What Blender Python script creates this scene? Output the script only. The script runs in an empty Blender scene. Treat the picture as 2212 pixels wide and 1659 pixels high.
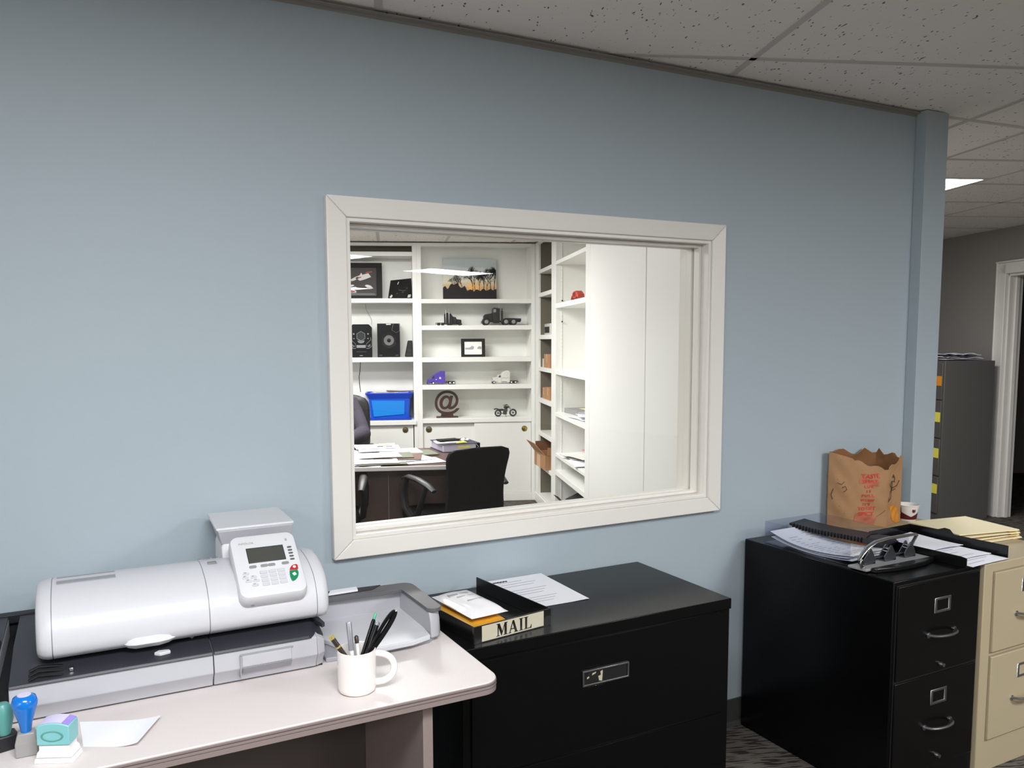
import bpy, bmesh, math, random
from math import sin, cos, pi, radians, hypot
from mathutils import Vector, Matrix
random.seed(7)
C = bpy.context.scene.collection

# ------------------------------------------------------------------ camera, world, exposure
scene = bpy.context.scene
YAW, PITCH, ROLL = 0.4613, -0.0914, -0.0062
cam_data = bpy.data.cameras.new('camera')
cam = bpy.data.objects.new('camera', cam_data)
C.objects.link(cam)
_f = Vector((sin(YAW) * cos(PITCH), cos(YAW) * cos(PITCH), sin(PITCH)))
_r = Vector((cos(YAW), -sin(YAW), 0))
_u = _r.cross(_f)
_r2 = _r * cos(ROLL) + _u * sin(ROLL)
_u2 = -_r * sin(ROLL) + _u * cos(ROLL)
mw = Matrix((_r2, _u2, -_f)).transposed().to_4x4()
mw.translation = Vector((0, -2.2741, 1.5113))
cam.matrix_world = mw
cam_data.sensor_width = 36
cam_data.lens = 36 * 1730.0 / 2212
cam_data.shift_x = (1106 - 1033.04) / 2212
cam_data.shift_y = (894.05 - 829.5) / 2212
cam_data.clip_start = 0.05
cam_data.clip_end = 60
scene.camera = cam
world = bpy.data.worlds.new('world')
scene.world = world
world.use_nodes = True
world.node_tree.nodes['Background'].inputs[0].default_value = (0.62, 0.74, 0.9, 1)
world.node_tree.nodes['Background'].inputs[1].default_value = 0.04
scene.view_settings.view_transform = 'Standard'
scene.view_settings.look = 'None'
scene.view_settings.gamma = 1
scene.view_settings.use_curve_mapping = False
scene.view_settings.exposure = 0.0
scene.cycles.use_denoising = True
scene.cycles.max_bounces = 8
scene.cycles.diffuse_bounces = 5
scene.cycles.sample_clamp_indirect = 6
LAMP_OFFICE = 38.0      # emission of the office troffers, added out of view
LAMP_MAIN = 45.0        # troffers of the main room
LAMP_FAR = 26.0         # the one over the far corridor

# the office behind the window and the ceiling grid follow the building, turned against the blue wall
TH = -0.3519
EX = Vector((cos(TH), sin(TH), 0))
EY = Vector((-sin(TH), cos(TH), 0))
def BL(x, y, z=0.0):
    return EX * x + EY * y + Vector((0, 0, z))

# ------------------------------------------------------------------ materials
def S(r, g, b):
    def k(c):
        c /= 255.0
        return c / 12.92 if c <= 0.04045 else ((c + 0.055) / 1.055) ** 2.4
    return (k(r), k(g), k(b), 1)
MATS = {}
def mat(name, rgb, rough=0.5, metal=0.0, spec=0.5, noise=0.0, nscale=40, bump=0.0, bscale=200, coat=0.0, emit=None, trans=0.0):
    m = bpy.data.materials.new(name)
    m.use_nodes = True
    nt = m.node_tree
    p = nt.nodes['Principled BSDF']
    p.inputs['Base Color'].default_value = S(*rgb)
    p.inputs['Roughness'].default_value = rough
    p.inputs['Metallic'].default_value = metal
    p.inputs['Specular IOR Level'].default_value = spec
    p.inputs['Coat Weight'].default_value = coat
    p.inputs['Transmission Weight'].default_value = trans
    tc = nt.nodes.new('ShaderNodeTexCoord')
    if noise:
        n = nt.nodes.new('ShaderNodeTexNoise')
        n.inputs['Scale'].default_value = nscale
        n.inputs['Detail'].default_value = 4
        nt.links.new(tc.outputs['Object'], n.inputs['Vector'])
        mx = nt.nodes.new('ShaderNodeMix')
        mx.data_type = 'RGBA'
        a, b = S(*rgb), S(*rgb)
        mx.inputs[6].default_value = tuple(c * (1 - noise) for c in a[:3]) + (1,)
        mx.inputs[7].default_value = tuple(min(1, c * (1 + noise)) for c in b[:3]) + (1,)
        nt.links.new(n.outputs['Fac'], mx.inputs[0])
        nt.links.new(mx.outputs[2], p.inputs['Base Color'])
    if bump:
        n2 = nt.nodes.new('ShaderNodeTexNoise')
        n2.inputs['Scale'].default_value = bscale
        n2.inputs['Detail'].default_value = 3
        nt.links.new(tc.outputs['Object'], n2.inputs['Vector'])
        bp = nt.nodes.new('ShaderNodeBump')
        bp.inputs['Strength'].default_value = bump
        bp.inputs['Distance'].default_value = 0.002
        nt.links.new(n2.outputs['Fac'], bp.inputs['Height'])
        nt.links.new(bp.outputs['Normal'], p.inputs['Normal'])
    if emit:
        p.inputs['Emission Color'].default_value = S(*emit[0])
        p.inputs['Emission Strength'].default_value = emit[1]
    MATS[name] = m
    return m

mat('wall_blue', (171, 183, 190), 0.55, spec=0.3, noise=0.015, nscale=3, bump=0.15, bscale=350)
mat('wall_office', (238, 236, 230), 0.6, spec=0.3, noise=0.01, bump=0.1)
mat('wall_grey', (150, 147, 141), 0.6, spec=0.3, noise=0.015, bump=0.1)
mat('trim_white', (232, 228, 221), 0.35, spec=0.45, noise=0.01, nscale=8)
mat('shelf_white', (240, 240, 235), 0.35, spec=0.4, noise=0.01, nscale=6)
mat('panel_white', (238, 238, 234), 0.45, spec=0.35, noise=0.008)
mat('brown_board', (112, 106, 92), 0.7, noise=0.06, nscale=8)  # brown-grey boards in the top slot and the corner unit
mat('tee_grey', (206, 201, 196), 0.5)
mat('baseboard', (70, 69, 68), 0.45, noise=0.03)
mat('black_steel', (8, 8, 9), 0.24, spec=0.22, noise=0.1, nscale=5, bump=0.06, bscale=500)
mat('black_gap', (5, 5, 5), 0.7)
mat('black_plastic', (14, 14, 15), 0.25, spec=0.5)
mat('black_matte', (20, 20, 21), 0.6, noise=0.06)
mat('charcoal', (44, 45, 52), 0.45, noise=0.04, bump=0.1, bscale=600)
mat('charcoal_dark', (27, 28, 33), 0.5, noise=0.04)
mat('beige_steel', (176, 162, 133), 0.4, spec=0.4, noise=0.02, nscale=6)
mat('grey_steel', (92, 90, 86), 0.45, noise=0.03, nscale=5)
mat('chrome', (205, 205, 208), 0.18, metal=1)
mat('dull_metal', (150, 150, 152), 0.35, metal=1)
mat('dark_metal', (88, 90, 94), 0.38, metal=0.8)
mat('brass', (190, 165, 90), 0.28, metal=1)
mat('bronze_pull', (120, 108, 82), 0.4, metal=0.8)
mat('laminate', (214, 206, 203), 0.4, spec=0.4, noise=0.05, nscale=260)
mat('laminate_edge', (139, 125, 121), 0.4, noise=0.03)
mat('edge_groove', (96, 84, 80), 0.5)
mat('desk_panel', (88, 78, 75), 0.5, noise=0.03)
mat('machine_white', (212, 212, 215), 0.4, spec=0.4)
mat('machine_grey', (178, 178, 183), 0.4, spec=0.4)
mat('machine_lid', (203, 203, 207), 0.38, spec=0.4)
mat('machine_mid', (150, 150, 156), 0.45)
mat('rim_grey', (92, 92, 95), 0.5)
mat('beige_gap', (140, 128, 104), 0.6)
mat('panel_key', (198, 198, 202), 0.4)
mat('key_grey', (140, 140, 140), 0.4)
mat('key_dark', (92, 92, 96), 0.4)
mat('screen', (72, 72, 68), 0.25)
mat('screen_edge', (35, 35, 33), 0.4)
mat('red_key', (190, 32, 44), 0.35)
mat('green_key', (20, 130, 80), 0.35)
mat('print_grey', (165, 165, 168), 0.5)
mat('ceramic', (238, 232, 228), 0.15, spec=0.5)
mat('paper', (236, 237, 242), 0.7, spec=0.2, noise=0.008)
mat('paper_warm', (240, 238, 230), 0.7, spec=0.2)
mat('ink', (168, 172, 182), 0.7)
mat('ink_dark', (45, 45, 50), 0.7)
mat('manila', (238, 226, 188), 0.65, spec=0.2, noise=0.012)
mat('manila_edge', (226, 192, 120), 0.65, spec=0.2)
mat('sign_cream', (222, 215, 190), 0.35)
mat('ink_black', (14, 9, 6), 0.4)
mat('envelope', (222, 160, 44), 0.5, noise=0.03)
mat('plastic_bag', (236, 234, 236), 0.18, spec=0.6, noise=0.02, nscale=20)
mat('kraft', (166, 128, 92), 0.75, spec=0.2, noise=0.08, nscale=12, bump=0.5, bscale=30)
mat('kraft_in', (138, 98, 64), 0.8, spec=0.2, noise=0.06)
mat('print_red', (204, 62, 48), 0.7)
mat('print_redpale', (176, 104, 80), 0.75)
mat('print_brown', (84, 66, 44), 0.75)
mat('print_orange', (205, 130, 38), 0.7)
mat('cup_white', (232, 226, 218), 0.4)
mat('cup_maroon', (88, 22, 26), 0.4)
mat('cardboard', (176, 130, 90), 0.75, noise=0.05)
mat('cardboard_tape', (206, 172, 132), 0.45)
mat('cardboard_dark', (120, 84, 56), 0.8)
mat('blue_bin', (22, 84, 205), 0.3, spec=0.5)
mat('blue_bin_dark', (20, 62, 180), 0.3)
mat('blue_inner', (36, 136, 226), 0.3)
mat('stamp_blue', (12, 112, 200), 0.18, spec=0.6)
mat('stamp_teal', (128, 192, 194), 0.35)
mat('stamp_teal_dark', (86, 150, 142), 0.4)
mat('stamp_white', (235, 232, 232), 0.4)
mat('stamp_purple', (158, 136, 226), 0.4)
mat('label_lilac', (212, 204, 232), 0.4)
mat('stamp_grey', (150, 148, 146), 0.4)
mat('green_tip', (80, 176, 140), 0.4)
mat('pen_silver', (180, 180, 188), 0.3, metal=0.6)
mat('pen_red', (214, 72, 88), 0.4)
mat('gold', (214, 196, 120), 0.35, metal=0.6)
mat('pen_brown', (52, 42, 36), 0.35)
mat('fabric_black', (22, 22, 23), 0.85, spec=0.2, noise=0.15, nscale=300, bump=0.3, bscale=900)
mat('chair_plastic', (38, 38, 39), 0.45)
mat('leather', (19, 19, 20), 0.5, spec=0.45, bump=0.2, bscale=120)
mat('jacket', (66, 62, 72), 0.85, spec=0.2, noise=0.12, nscale=30, bump=0.4, bscale=60)
mat('skin', (222, 178, 164), 0.5, spec=0.35, noise=0.03)
mat('hair', (70, 56, 44), 0.6, noise=0.2, nscale=80, bump=0.5, bscale=200)
mat('eye_white', (232, 230, 226), 0.2)
mat('eye_dark', (50, 38, 30), 0.2)
mat('lip', (178, 104, 96), 0.5)
mat('trouser', (34, 34, 40), 0.85)
mat('shoe', (18, 17, 17), 0.4)
mat('wood_dark', (112, 90, 82), 0.35, noise=0.12, nscale=18)
mat('wood_desk', (84, 56, 50), 0.3, noise=0.12, nscale=14)
mat('desk_edge_glare', (226, 220, 216), 0.3)  # pale colour stands for bright reflections on the office desk
mat('wood_at', (66, 40, 34), 0.35, noise=0.1, nscale=20)
mat('folder_green', (112, 116, 98), 0.65)
mat('folder_brown', (112, 84, 72), 0.65)
mat('sticky', (244, 232, 90), 0.6)
mat('sticky_pale', (244, 240, 180), 0.6)
mat('sticky_orange', (232, 150, 44), 0.6)
mat('navy', (50, 50, 72), 0.4)
mat('lavender', (206, 204, 222), 0.5)
mat('frame_black', (22, 20, 19), 0.6, spec=0.25)
mat('poster_dark', (40, 37, 37), 0.6, spec=0.25)
mat('poster_grey', (74, 72, 70), 0.6, spec=0.25)
mat('car_white', (214, 212, 208), 0.5)
mat('car_red', (170, 66, 70), 0.5)
mat('gunmetal', (46, 44, 44), 0.35, metal=0.3)
mat('truck_black', (28, 26, 28), 0.35)
mat('truck_purple', (84, 62, 160), 0.3, spec=0.6)
mat('truck_white', (214, 212, 206), 0.3, spec=0.6)
mat('glass_dark', (60, 62, 66), 0.1)
mat('rubber', (24, 23, 23), 0.7)
mat('toy_red', (196, 70, 52), 0.45)
mat('toy_red_dark', (120, 44, 34), 0.5)
mat('speaker_cone', (112, 112, 114), 0.9, spec=0.1)
mat('office_machine', (150, 150, 150), 0.5)
mat('office_machine_dark', (48, 48, 48), 0.5)
mat('light_frame', (225, 225, 222), 0.4)
mat('pink', (236, 130, 150), 0.6)
mat('white_mat', (246, 244, 238), 0.6)

def emission(name, rgb, strength):
    m = bpy.data.materials.new(name)
    m.use_nodes = True
    nt = m.node_tree
    nt.nodes.remove(nt.nodes['Principled BSDF'])
    e = nt.nodes.new('ShaderNodeEmission')
    e.inputs[0].default_value = S(*rgb)
    e.inputs[1].default_value = strength
    nt.links.new(e.outputs[0], nt.nodes['Material Output'].inputs[0])
    MATS[name] = m
emission('lamp_office', (254, 253, 252), LAMP_OFFICE)
emission('lamp_main', (250, 252, 255), LAMP_MAIN)
emission('lamp_far', (252, 252, 255), LAMP_FAR)

def clear_mat(name, tint, refl=1.0, rough=0.0, f0=0.045):
    m = bpy.data.materials.new(name)
    m.use_nodes = True
    nt = m.node_tree
    nt.nodes.remove(nt.nodes['Principled BSDF'])
    t = nt.nodes.new('ShaderNodeBsdfTransparent')
    t.inputs[0].default_value = tint
    g = nt.nodes.new('ShaderNodeBsdfGlossy')
    g.inputs['Roughness'].default_value = rough
    lw = nt.nodes.new('ShaderNodeLayerWeight')
    pw = nt.nodes.new('ShaderNodeMath')
    pw.operation = 'POWER'
    pw.inputs[1].default_value = 5
    nt.links.new(lw.outputs['Facing'], pw.inputs[0])
    fr = nt.nodes.new('ShaderNodeMath')
    fr.operation = 'MULTIPLY_ADD'
    fr.inputs[1].default_value = 0.95
    fr.inputs[2].default_value = f0
    nt.links.new(pw.outputs[0], fr.inputs[0])
    mu = nt.nodes.new('ShaderNodeMath')
    mu.operation = 'MULTIPLY'
    mu.inputs[1].default_value = refl
    mx = nt.nodes.new('ShaderNodeMixShader')
    nt.links.new(fr.outputs[0], mu.inputs[0])
    nt.links.new(mu.outputs[0], mx.inputs[0])
    nt.links.new(t.outputs[0], mx.inputs[1])
    nt.links.new(g.outputs[0], mx.inputs[2])
    nt.links.new(mx.outputs[0], nt.nodes['Material Output'].inputs[0])
    MATS[name] = m
clear_mat('window_glass', (0.97, 0.98, 0.97, 1), 0.9)
clear_mat('acrylic', (0.9, 0.91, 0.95, 1), 1.0, 0.03)
clear_mat('sleeve_clear', (0.93, 0.93, 0.93, 1), 1.0, 0.05)

def special_ceiling():
    m = bpy.data.materials.new('ceiling_tile')
    m.use_nodes = True
    nt = m.node_tree
    p = nt.nodes['Principled BSDF']
    p.inputs['Roughness'].default_value = 0.85
    p.inputs['Specular IOR Level'].default_value = 0.15
    tc = nt.nodes.new('ShaderNodeTexCoord')
    mp = nt.nodes.new('ShaderNodeMapping')
    mp.inputs['Scale'].default_value = (1.0, 0.45, 1)
    nt.links.new(tc.outputs['Object'], mp.inputs[0])
    v = nt.nodes.new('ShaderNodeTexVoronoi')       # short dark fissures
    v.inputs['Scale'].default_value = 62
    nz = nt.nodes.new('ShaderNodeTexNoise')
    nz.inputs['Scale'].default_value = 30
    add = nt.nodes.new('ShaderNodeMixRGB')
    add.blend_type = 'ADD'
    add.inputs[0].default_value = 0.035
    nt.links.new(mp.outputs[0], add.inputs[1])
    nt.links.new(nz.outputs['Color'], add.inputs[2])
    nt.links.new(mp.outputs[0], nz.inputs['Vector'])
    nt.links.new(add.outputs[0], v.inputs['Vector'])
    n3 = nt.nodes.new('ShaderNodeTexNoise')
    n3.inputs['Scale'].default_value = 26
    nt.links.new(tc.outputs['Object'], n3.inputs['Vector'])
    r1 = nt.nodes.new('ShaderNodeValToRGB')
    r1.color_ramp.elements[0].position = 0.15
    r1.color_ramp.elements[0].color = (0, 0, 0, 1)
    r1.color_ramp.elements[1].position = 0.23
    r1.color_ramp.elements[1].color = (1, 1, 1, 1)
    nt.links.new(v.outputs['Distance'], r1.inputs[0])
    r2 = nt.nodes.new('ShaderNodeValToRGB')
    r2.color_ramp.elements[0].position = 0.50
    r2.color_ramp.elements[0].color = (1, 1, 1, 1)
    r2.color_ramp.elements[1].position = 0.54
    r2.color_ramp.elements[1].color = (0, 0, 0, 1)
    nt.links.new(n3.outputs['Fac'], r2.inputs[0])
    mxm = nt.nodes.new('ShaderNodeMath')
    mxm.operation = 'MAXIMUM'
    nt.links.new(r1.outputs[0], mxm.inputs[0])
    nt.links.new(r2.outputs[0], mxm.inputs[1])
    mx = nt.nodes.new('ShaderNodeMix')
    mx.data_type = 'RGBA'
    mx.inputs[6].default_value = S(104, 98, 94)
    mx.inputs[7].default_value = S(246, 241, 236)
    nt.links.new(mxm.outputs[0], mx.inputs[0])
    n4 = nt.nodes.new('ShaderNodeTexNoise')
    n4.inputs['Scale'].default_value = 220
    nt.links.new(tc.outputs['Object'], n4.inputs['Vector'])
    bp = nt.nodes.new('ShaderNodeBump')
    bp.inputs['Strength'].default_value = 0.35
    bp.inputs['Distance'].default_value = 0.003
    nt.links.new(n4.outputs['Fac'], bp.inputs['Height'])
    nt.links.new(bp.outputs[0], p.inputs['Normal'])
    nt.links.new(mx.outputs[2], p.inputs['Base Color'])
    MATS['ceiling_tile'] = m
special_ceiling()

def special_carpet():
    m = bpy.data.materials.new('carpet')
    m.use_nodes = True
    nt = m.node_tree
    p = nt.nodes['Principled BSDF']
    p.inputs['Roughness'].default_value = 0.95
    p.inputs['Specular IOR Level'].default_value = 0.1
    tc = nt.nodes.new('ShaderNodeTexCoord')
    mp = nt.nodes.new('ShaderNodeMapping')
    mp.inputs['Rotation'].default_value = (0, 0, -TH)
    nt.links.new(tc.outputs['Object'], mp.inputs[0])
    mp2 = nt.nodes.new('ShaderNodeMapping')
    mp2.inputs['Scale'].default_value = (12, 95, 1)
    nt.links.new(mp.outputs[0], mp2.inputs[0])
    n1 = nt.nodes.new('ShaderNodeTexNoise')
    n1.inputs['Scale'].default_value = 1.0
    n1.inputs['Detail'].default_value = 1
    nt.links.new(mp2.outputs[0], n1.inputs['Vector'])
    r = nt.nodes.new('ShaderNodeValToRGB')
    r.color_ramp.elements[0].position = 0.42
    r.color_ramp.elements[0].color = S(66, 61, 55)
    r.color_ramp.elements[1].position = 0.5
    r.color_ramp.elements[1].color = S(126, 120, 112)
    nt.links.new(n1.outputs['Fac'], r.inputs[0])
    n2 = nt.nodes.new('ShaderNodeTexNoise')
    n2.inputs['Scale'].default_value = 420
    nt.links.new(tc.outputs['Object'], n2.inputs['Vector'])
    mx = nt.nodes.new('ShaderNodeMix')
    mx.data_type = 'RGBA'
    mx.blend_type = 'MULTIPLY'
    mx.inputs[0].default_value = 0.7
    nt.links.new(r.outputs[0], mx.inputs[6])
    nt.links.new(n2.outputs['Color'], mx.inputs[7])
    nt.links.new(mx.outputs[2], p.inputs['Base Color'])
    bp = nt.nodes.new('ShaderNodeBump')
    bp.inputs['Strength'].default_value = 0.6
    bp.inputs['Distance'].default_value = 0.004
    nt.links.new(n2.outputs['Fac'], bp.inputs['Height'])
    nt.links.new(bp.outputs[0], p.inputs['Normal'])
    MATS['carpet'] = m
special_carpet()

# ------------------------------------------------------------------ mesh building
class MB:
    def __init__(s):
        s.v, s.f, s.mi, s.m = [], [], [], 0
    def add(s, vs, fs):
        o = len(s.v)
        s.v += [tuple(v) for v in vs]
        for f in fs:
            s.f.append([i + o for i in f]); s.mi.append(s.m)
        return s
    def box(s, x0, x1, y0, y1, z0, z1):
        return s.add([(x0, y0, z0), (x1, y0, z0), (x1, y1, z0), (x0, y1, z0), (x0, y0, z1), (x1, y0, z1), (x1, y1, z1), (x0, y1, z1)],
                     [(3, 2, 1, 0), (4, 5, 6, 7), (0, 1, 5, 4), (1, 2, 6, 5), (2, 3, 7, 6), (3, 0, 4, 7)])
    def prism(s, poly, axis, a0, a1):
        """poly of 2-D points, pushed along the axis from a0 to a1 (x: poly is y,z; y: x,z; z: x,y)."""
        def P(q, a):
            return {'x': (a, q[0], q[1]), 'y': (q[0], a, q[1]), 'z': (q[0], q[1], a)}[axis]
        n = len(poly)
        area = sum(poly[i][0] * poly[(i + 1) % n][1] - poly[(i + 1) % n][0] * poly[i][1] for i in range(n))
        flip = (area < 0) ^ (axis == 'y')
        vs = [P(q, a0) for q in poly] + [P(q, a1) for q in poly]
        fs = [tuple(range(n))[::-1], tuple(range(n, 2 * n))] + [(i, (i + 1) % n, n + (i + 1) % n, n + i) for i in range(n)]
        if flip:
            fs = [f[::-1] for f in fs]
        return s.add(vs, fs)
    def loft(s, rings, cap=True):
        n = len(rings[0]); vs = [p for r in rings for p in r]; fs = []
        for k in range(len(rings) - 1):
            for i in range(n):
                j = (i + 1) % n
                fs.append((k * n + i, k * n + j, (k + 1) * n + j, (k + 1) * n + i))
        if cap:
            fs.append(tuple(range(n))[::-1]); fs.append(tuple(range((len(rings) - 1) * n, len(rings) * n)))
        return s.add(vs, fs)
    def lathe(s, prof, seg=32, c=(0, 0, 0), axis='z', cap=True):
        rings = []
        for r, z in prof:
            ring = []
            for i in range(seg):
                a = 2 * pi * i / seg
                p = {'z': (r * cos(a), r * sin(a), z), 'y': (r * sin(a), z, r * cos(a)), 'x': (z, r * cos(a), r * sin(a))}[axis]
                ring.append((c[0] + p[0], c[1] + p[1], c[2] + p[2]))
            rings.append(ring)
        return s.loft(rings, cap)
    def tube(s, path, r, seg=10, flat=1.0):
        P = [Vector(p) for p in path]; rings = []
        rad = r if isinstance(r, (list, tuple)) else [r] * len(P)
        t0 = (P[1] - P[0]).normalized()
        up = Vector((0, 0, 1)) if abs(t0.z) < 0.9 else Vector((1, 0, 0))
        nrm = (up - t0 * up.dot(t0)).normalized()
        for i, p in enumerate(P):
            t = (P[min(i + 1, len(P) - 1)] - P[max(i - 1, 0)]).normalized()
            nrm = (nrm - t * nrm.dot(t)).normalized()
            b = t.cross(nrm)
            rings.append([p + (nrm * cos(2 * pi * k / seg) * flat + b * sin(2 * pi * k / seg)) * rad[i] for k in range(seg)])
        return s.loft(rings)
    def ball(s, c, r, seg=16, rings=10):
        rx, ry, rz = (r, r, r) if not isinstance(r, (tuple, list)) else r
        R = []
        for k in range(rings + 1):
            a = -pi / 2 + pi * k / rings
            a = max(-pi / 2 + 0.02, min(pi / 2 - 0.02, a))
            R.append([(c[0] + rx * cos(a) * cos(2 * pi * i / seg), c[1] + ry * cos(a) * sin(2 * pi * i / seg), c[2] + rz * sin(a)) for i in range(seg)])
        return s.loft(R)
    def sheet(s, fn, nx=10, ny=8, t=0.0006):
        vs, fs = [], []
        for k in (0, 1):
            for j in range(ny + 1):
                for i in range(nx + 1):
                    p = fn(i / nx, j / ny); vs.append((p[0], p[1], p[2] + k * t))
        N = (nx + 1) * (ny + 1)
        for j in range(ny):
            for i in range(nx):
                a = j * (nx + 1) + i
                q = (a, a + 1, a + nx + 2, a + nx + 1)
                fs.append(q[::-1]); fs.append(tuple(i + N for i in q))
        edge = [(i, i + 1) for i in range(nx)] + [(nx + j * (nx + 1), nx + (j + 1) * (nx + 1)) for j in range(ny)]
        edge += [(ny * (nx + 1) + i + 1, ny * (nx + 1) + i) for i in range(nx)] + [((j + 1) * (nx + 1), j * (nx + 1)) for j in range(ny)]
        for a, b in edge:
            fs.append((a, b, b + N, a + N))
        return s.add(vs, fs)
    def tf(s, M, start=0):
        for i in range(start, len(s.v)):
            s.v[i] = tuple(M @ Vector(s.v[i]))
        return s
    def build(s, name, mats, parent=None, bevel=0.0, smooth=False, loc=None, rz=None, seg=2, sub=0):
        me = bpy.data.meshes.new(name)
        me.from_pydata([tuple(v) for v in s.v], [], s.f)
        for m in (mats if isinstance(mats, (list, tuple)) else [mats]):
            me.materials.append(MATS[m])
        for p, i in zip(me.polygons, s.mi):
            p.material_index = i
            p.use_smooth = smooth
        bm = bmesh.new(); bm.from_mesh(me)
        bmesh.ops.remove_doubles(bm, verts=bm.verts, dist=1e-6)
        bmesh.ops.recalc_face_normals(bm, faces=bm.faces)
        bm.to_mesh(me); bm.free()
        if smooth:
            me.set_sharp_from_angle(angle=radians(42))
        o = bpy.data.objects.new(name, me)
        C.objects.link(o)
        if parent: o.parent = parent
        if loc is not None: o.location = loc
        if rz is not None: o.rotation_euler[2] = rz
        if bevel:
            b = o.modifiers.new('bevel', 'BEVEL')
            b.width = bevel; b.segments = seg; b.limit_method = 'ANGLE'; b.angle_limit = radians(40)
            if not smooth:
                for p in me.polygons: p.use_smooth = True
                me.set_sharp_from_angle(angle=radians(42))
        if sub:
            q = o.modifiers.new('sub', 'SUBSURF'); q.levels = sub; q.render_levels = sub
        return o

def tag(o, label=None, cat=None, group=None, kind=None):
    if label: o['label'] = label
    if cat: o['category'] = cat
    if group: o['group'] = group
    if kind: o['kind'] = kind
    return o
def thing(name, label, cat, loc=(0, 0, 0), rz=0.0, group=None):
    o = bpy.data.objects.new(name, None)
    C.objects.link(o)
    o.location = loc; o.rotation_euler = (0, 0, rz); o.empty_display_size = 0.1
    return tag(o, label, cat, group)
def bthing(name, label, cat, b, rz=0.0, group=None):
    return thing(name, label, cat, BL(*b), TH + rz, group)
def struct(o):
    o['kind'] = 'structure'
    return o
def dup(root, loc, rz=None, label=None, group=None):
    r = root.copy(); C.objects.link(r); r.location = loc
    if rz is not None: r.rotation_euler[2] = rz
    if label: r['label'] = label
    if group: r['group'] = group
    for ch in list(root.children):
        c = ch.copy(); C.objects.link(c); c.parent = r
        for g in list(ch.children):
            d = g.copy(); C.objects.link(d); d.parent = c
    return r
def text_mesh(txt, size, depth=0.0006, shear=0.0, spacing=1.0, bold=0.0):
    cu = bpy.data.curves.new('letters', 'FONT')
    cu.body = txt; cu.size = size; cu.extrude = depth; cu.align_x = 'CENTER'; cu.align_y = 'CENTER'
    cu.space_character = spacing; cu.shear = shear; cu.offset = bold
    o = bpy.data.objects.new('letters', cu)
    C.objects.link(o)
    dg = bpy.context.evaluated_depsgraph_get()
    me = o.evaluated_get(dg).to_mesh()
    vs = [tuple(v.co) for v in me.vertices]; fs = [tuple(p.vertices) for p in me.polygons]
    bpy.data.objects.remove(o); bpy.data.curves.remove(cu)
    return vs, fs
def arc(cx, cy, r, a0, a1, n=8):
    return [(cx + r * cos(radians(a0 + (a1 - a0) * i / n)), cy + r * sin(radians(a0 + (a1 - a0) * i / n))) for i in range(n + 1)]
def rrect(x0, x1, y0, y1, r, n=5):
    return arc(x1 - r, y0 + r, r, -90, 0, n) + arc(x1 - r, y1 - r, r, 0, 90, n) + arc(x0 + r, y1 - r, r, 90, 180, n) + arc(x0 + r, y0 + r, r, 180, 270, n)
def ring_frame(mb, o, i, axis, a0, a1):
    """A flat rectangular frame: o and i are (u0,u1,v0,v1)."""
    def P(u, v, a): return (u, a, v) if axis == 'y' else ((u, v, a) if axis == 'z' else (a, u, v))
    oc = [(o[0], o[2]), (o[1], o[2]), (o[1], o[3]), (o[0], o[3])]
    ic = [(i[0], i[2]), (i[1], i[2]), (i[1], i[3]), (i[0], i[3])]
    vs = [P(*q, a) for a in (a0, a1) for q in oc + ic]
    fs = []
    for k in range(4):
        j = (k + 1) % 4
        fs += [(k, j, 4 + j, 4 + k), (8 + k, 12 + k, 12 + j, 8 + j), (k, 8 + k, 8 + j, j), (4 + k, 4 + j, 12 + j, 12 + k)]
    return mb.add(vs, fs)

# ------------------------------------------------------------------ the setting
ZM, ZO = 2.455, 2.41            # ceiling of the main room / of the office and the far corridor
def ywall(bx, y=0.0):           # building y at which a building x meets the world plane y
    return (y - bx * sin(TH)) / cos(TH)
mb = MB(); mb.add([(-8, -14, 0), (13, -14, 0), (13, 11, 0), (-8, 11, 0)], [(0, 1, 2, 3)])
struct(mb.build('floor', 'carpet'))

# blue wall with the window opening, pilaster at its end
OX0, OX1, OZ0, OZ1 = 0.716, 2.062, 0.935, 1.855
mb = MB()
WE = 3.327
mb.box(-3.4, OX0 - .012, 0, .13, 0, ZM); mb.box(OX1 + .012, WE, 0, .13, 0, ZM)
mb.box(OX0 - .012, OX1 + .012, 0, .13, 0, OZ0 - .012); mb.box(OX0 - .012, OX1 + .012, 0, .13, OZ1 + .012, ZM)
struct(mb.build('wall_blue', 'wall_blue'))
mb = MB(); mb.box(3.19, WE + .004, -.049, 0.0, 0, ZM - .004)
struct(mb.build('wall_pilaster', 'wall_blue', bevel=.002))
mb = MB(); mb.box(-3.4, 3.19, -.006, 0, 0, .104)
mb.prism([(-.006, 0), (-.02, 0), (-.012, .006), (-.006, .014)], 'x', -3.4, 3.19)
struct(mb.build('baseboard_blue', 'baseboard'))
mb = MB(); mb.box(-3.4, 3.19, -.022, 0, ZM - .012, ZM - .0095); mb.box(-3.4, 3.19, -.0025, 0, ZM - .022, ZM - .01)
struct(mb.build('trim_1', 'wall_grey'))

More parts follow.
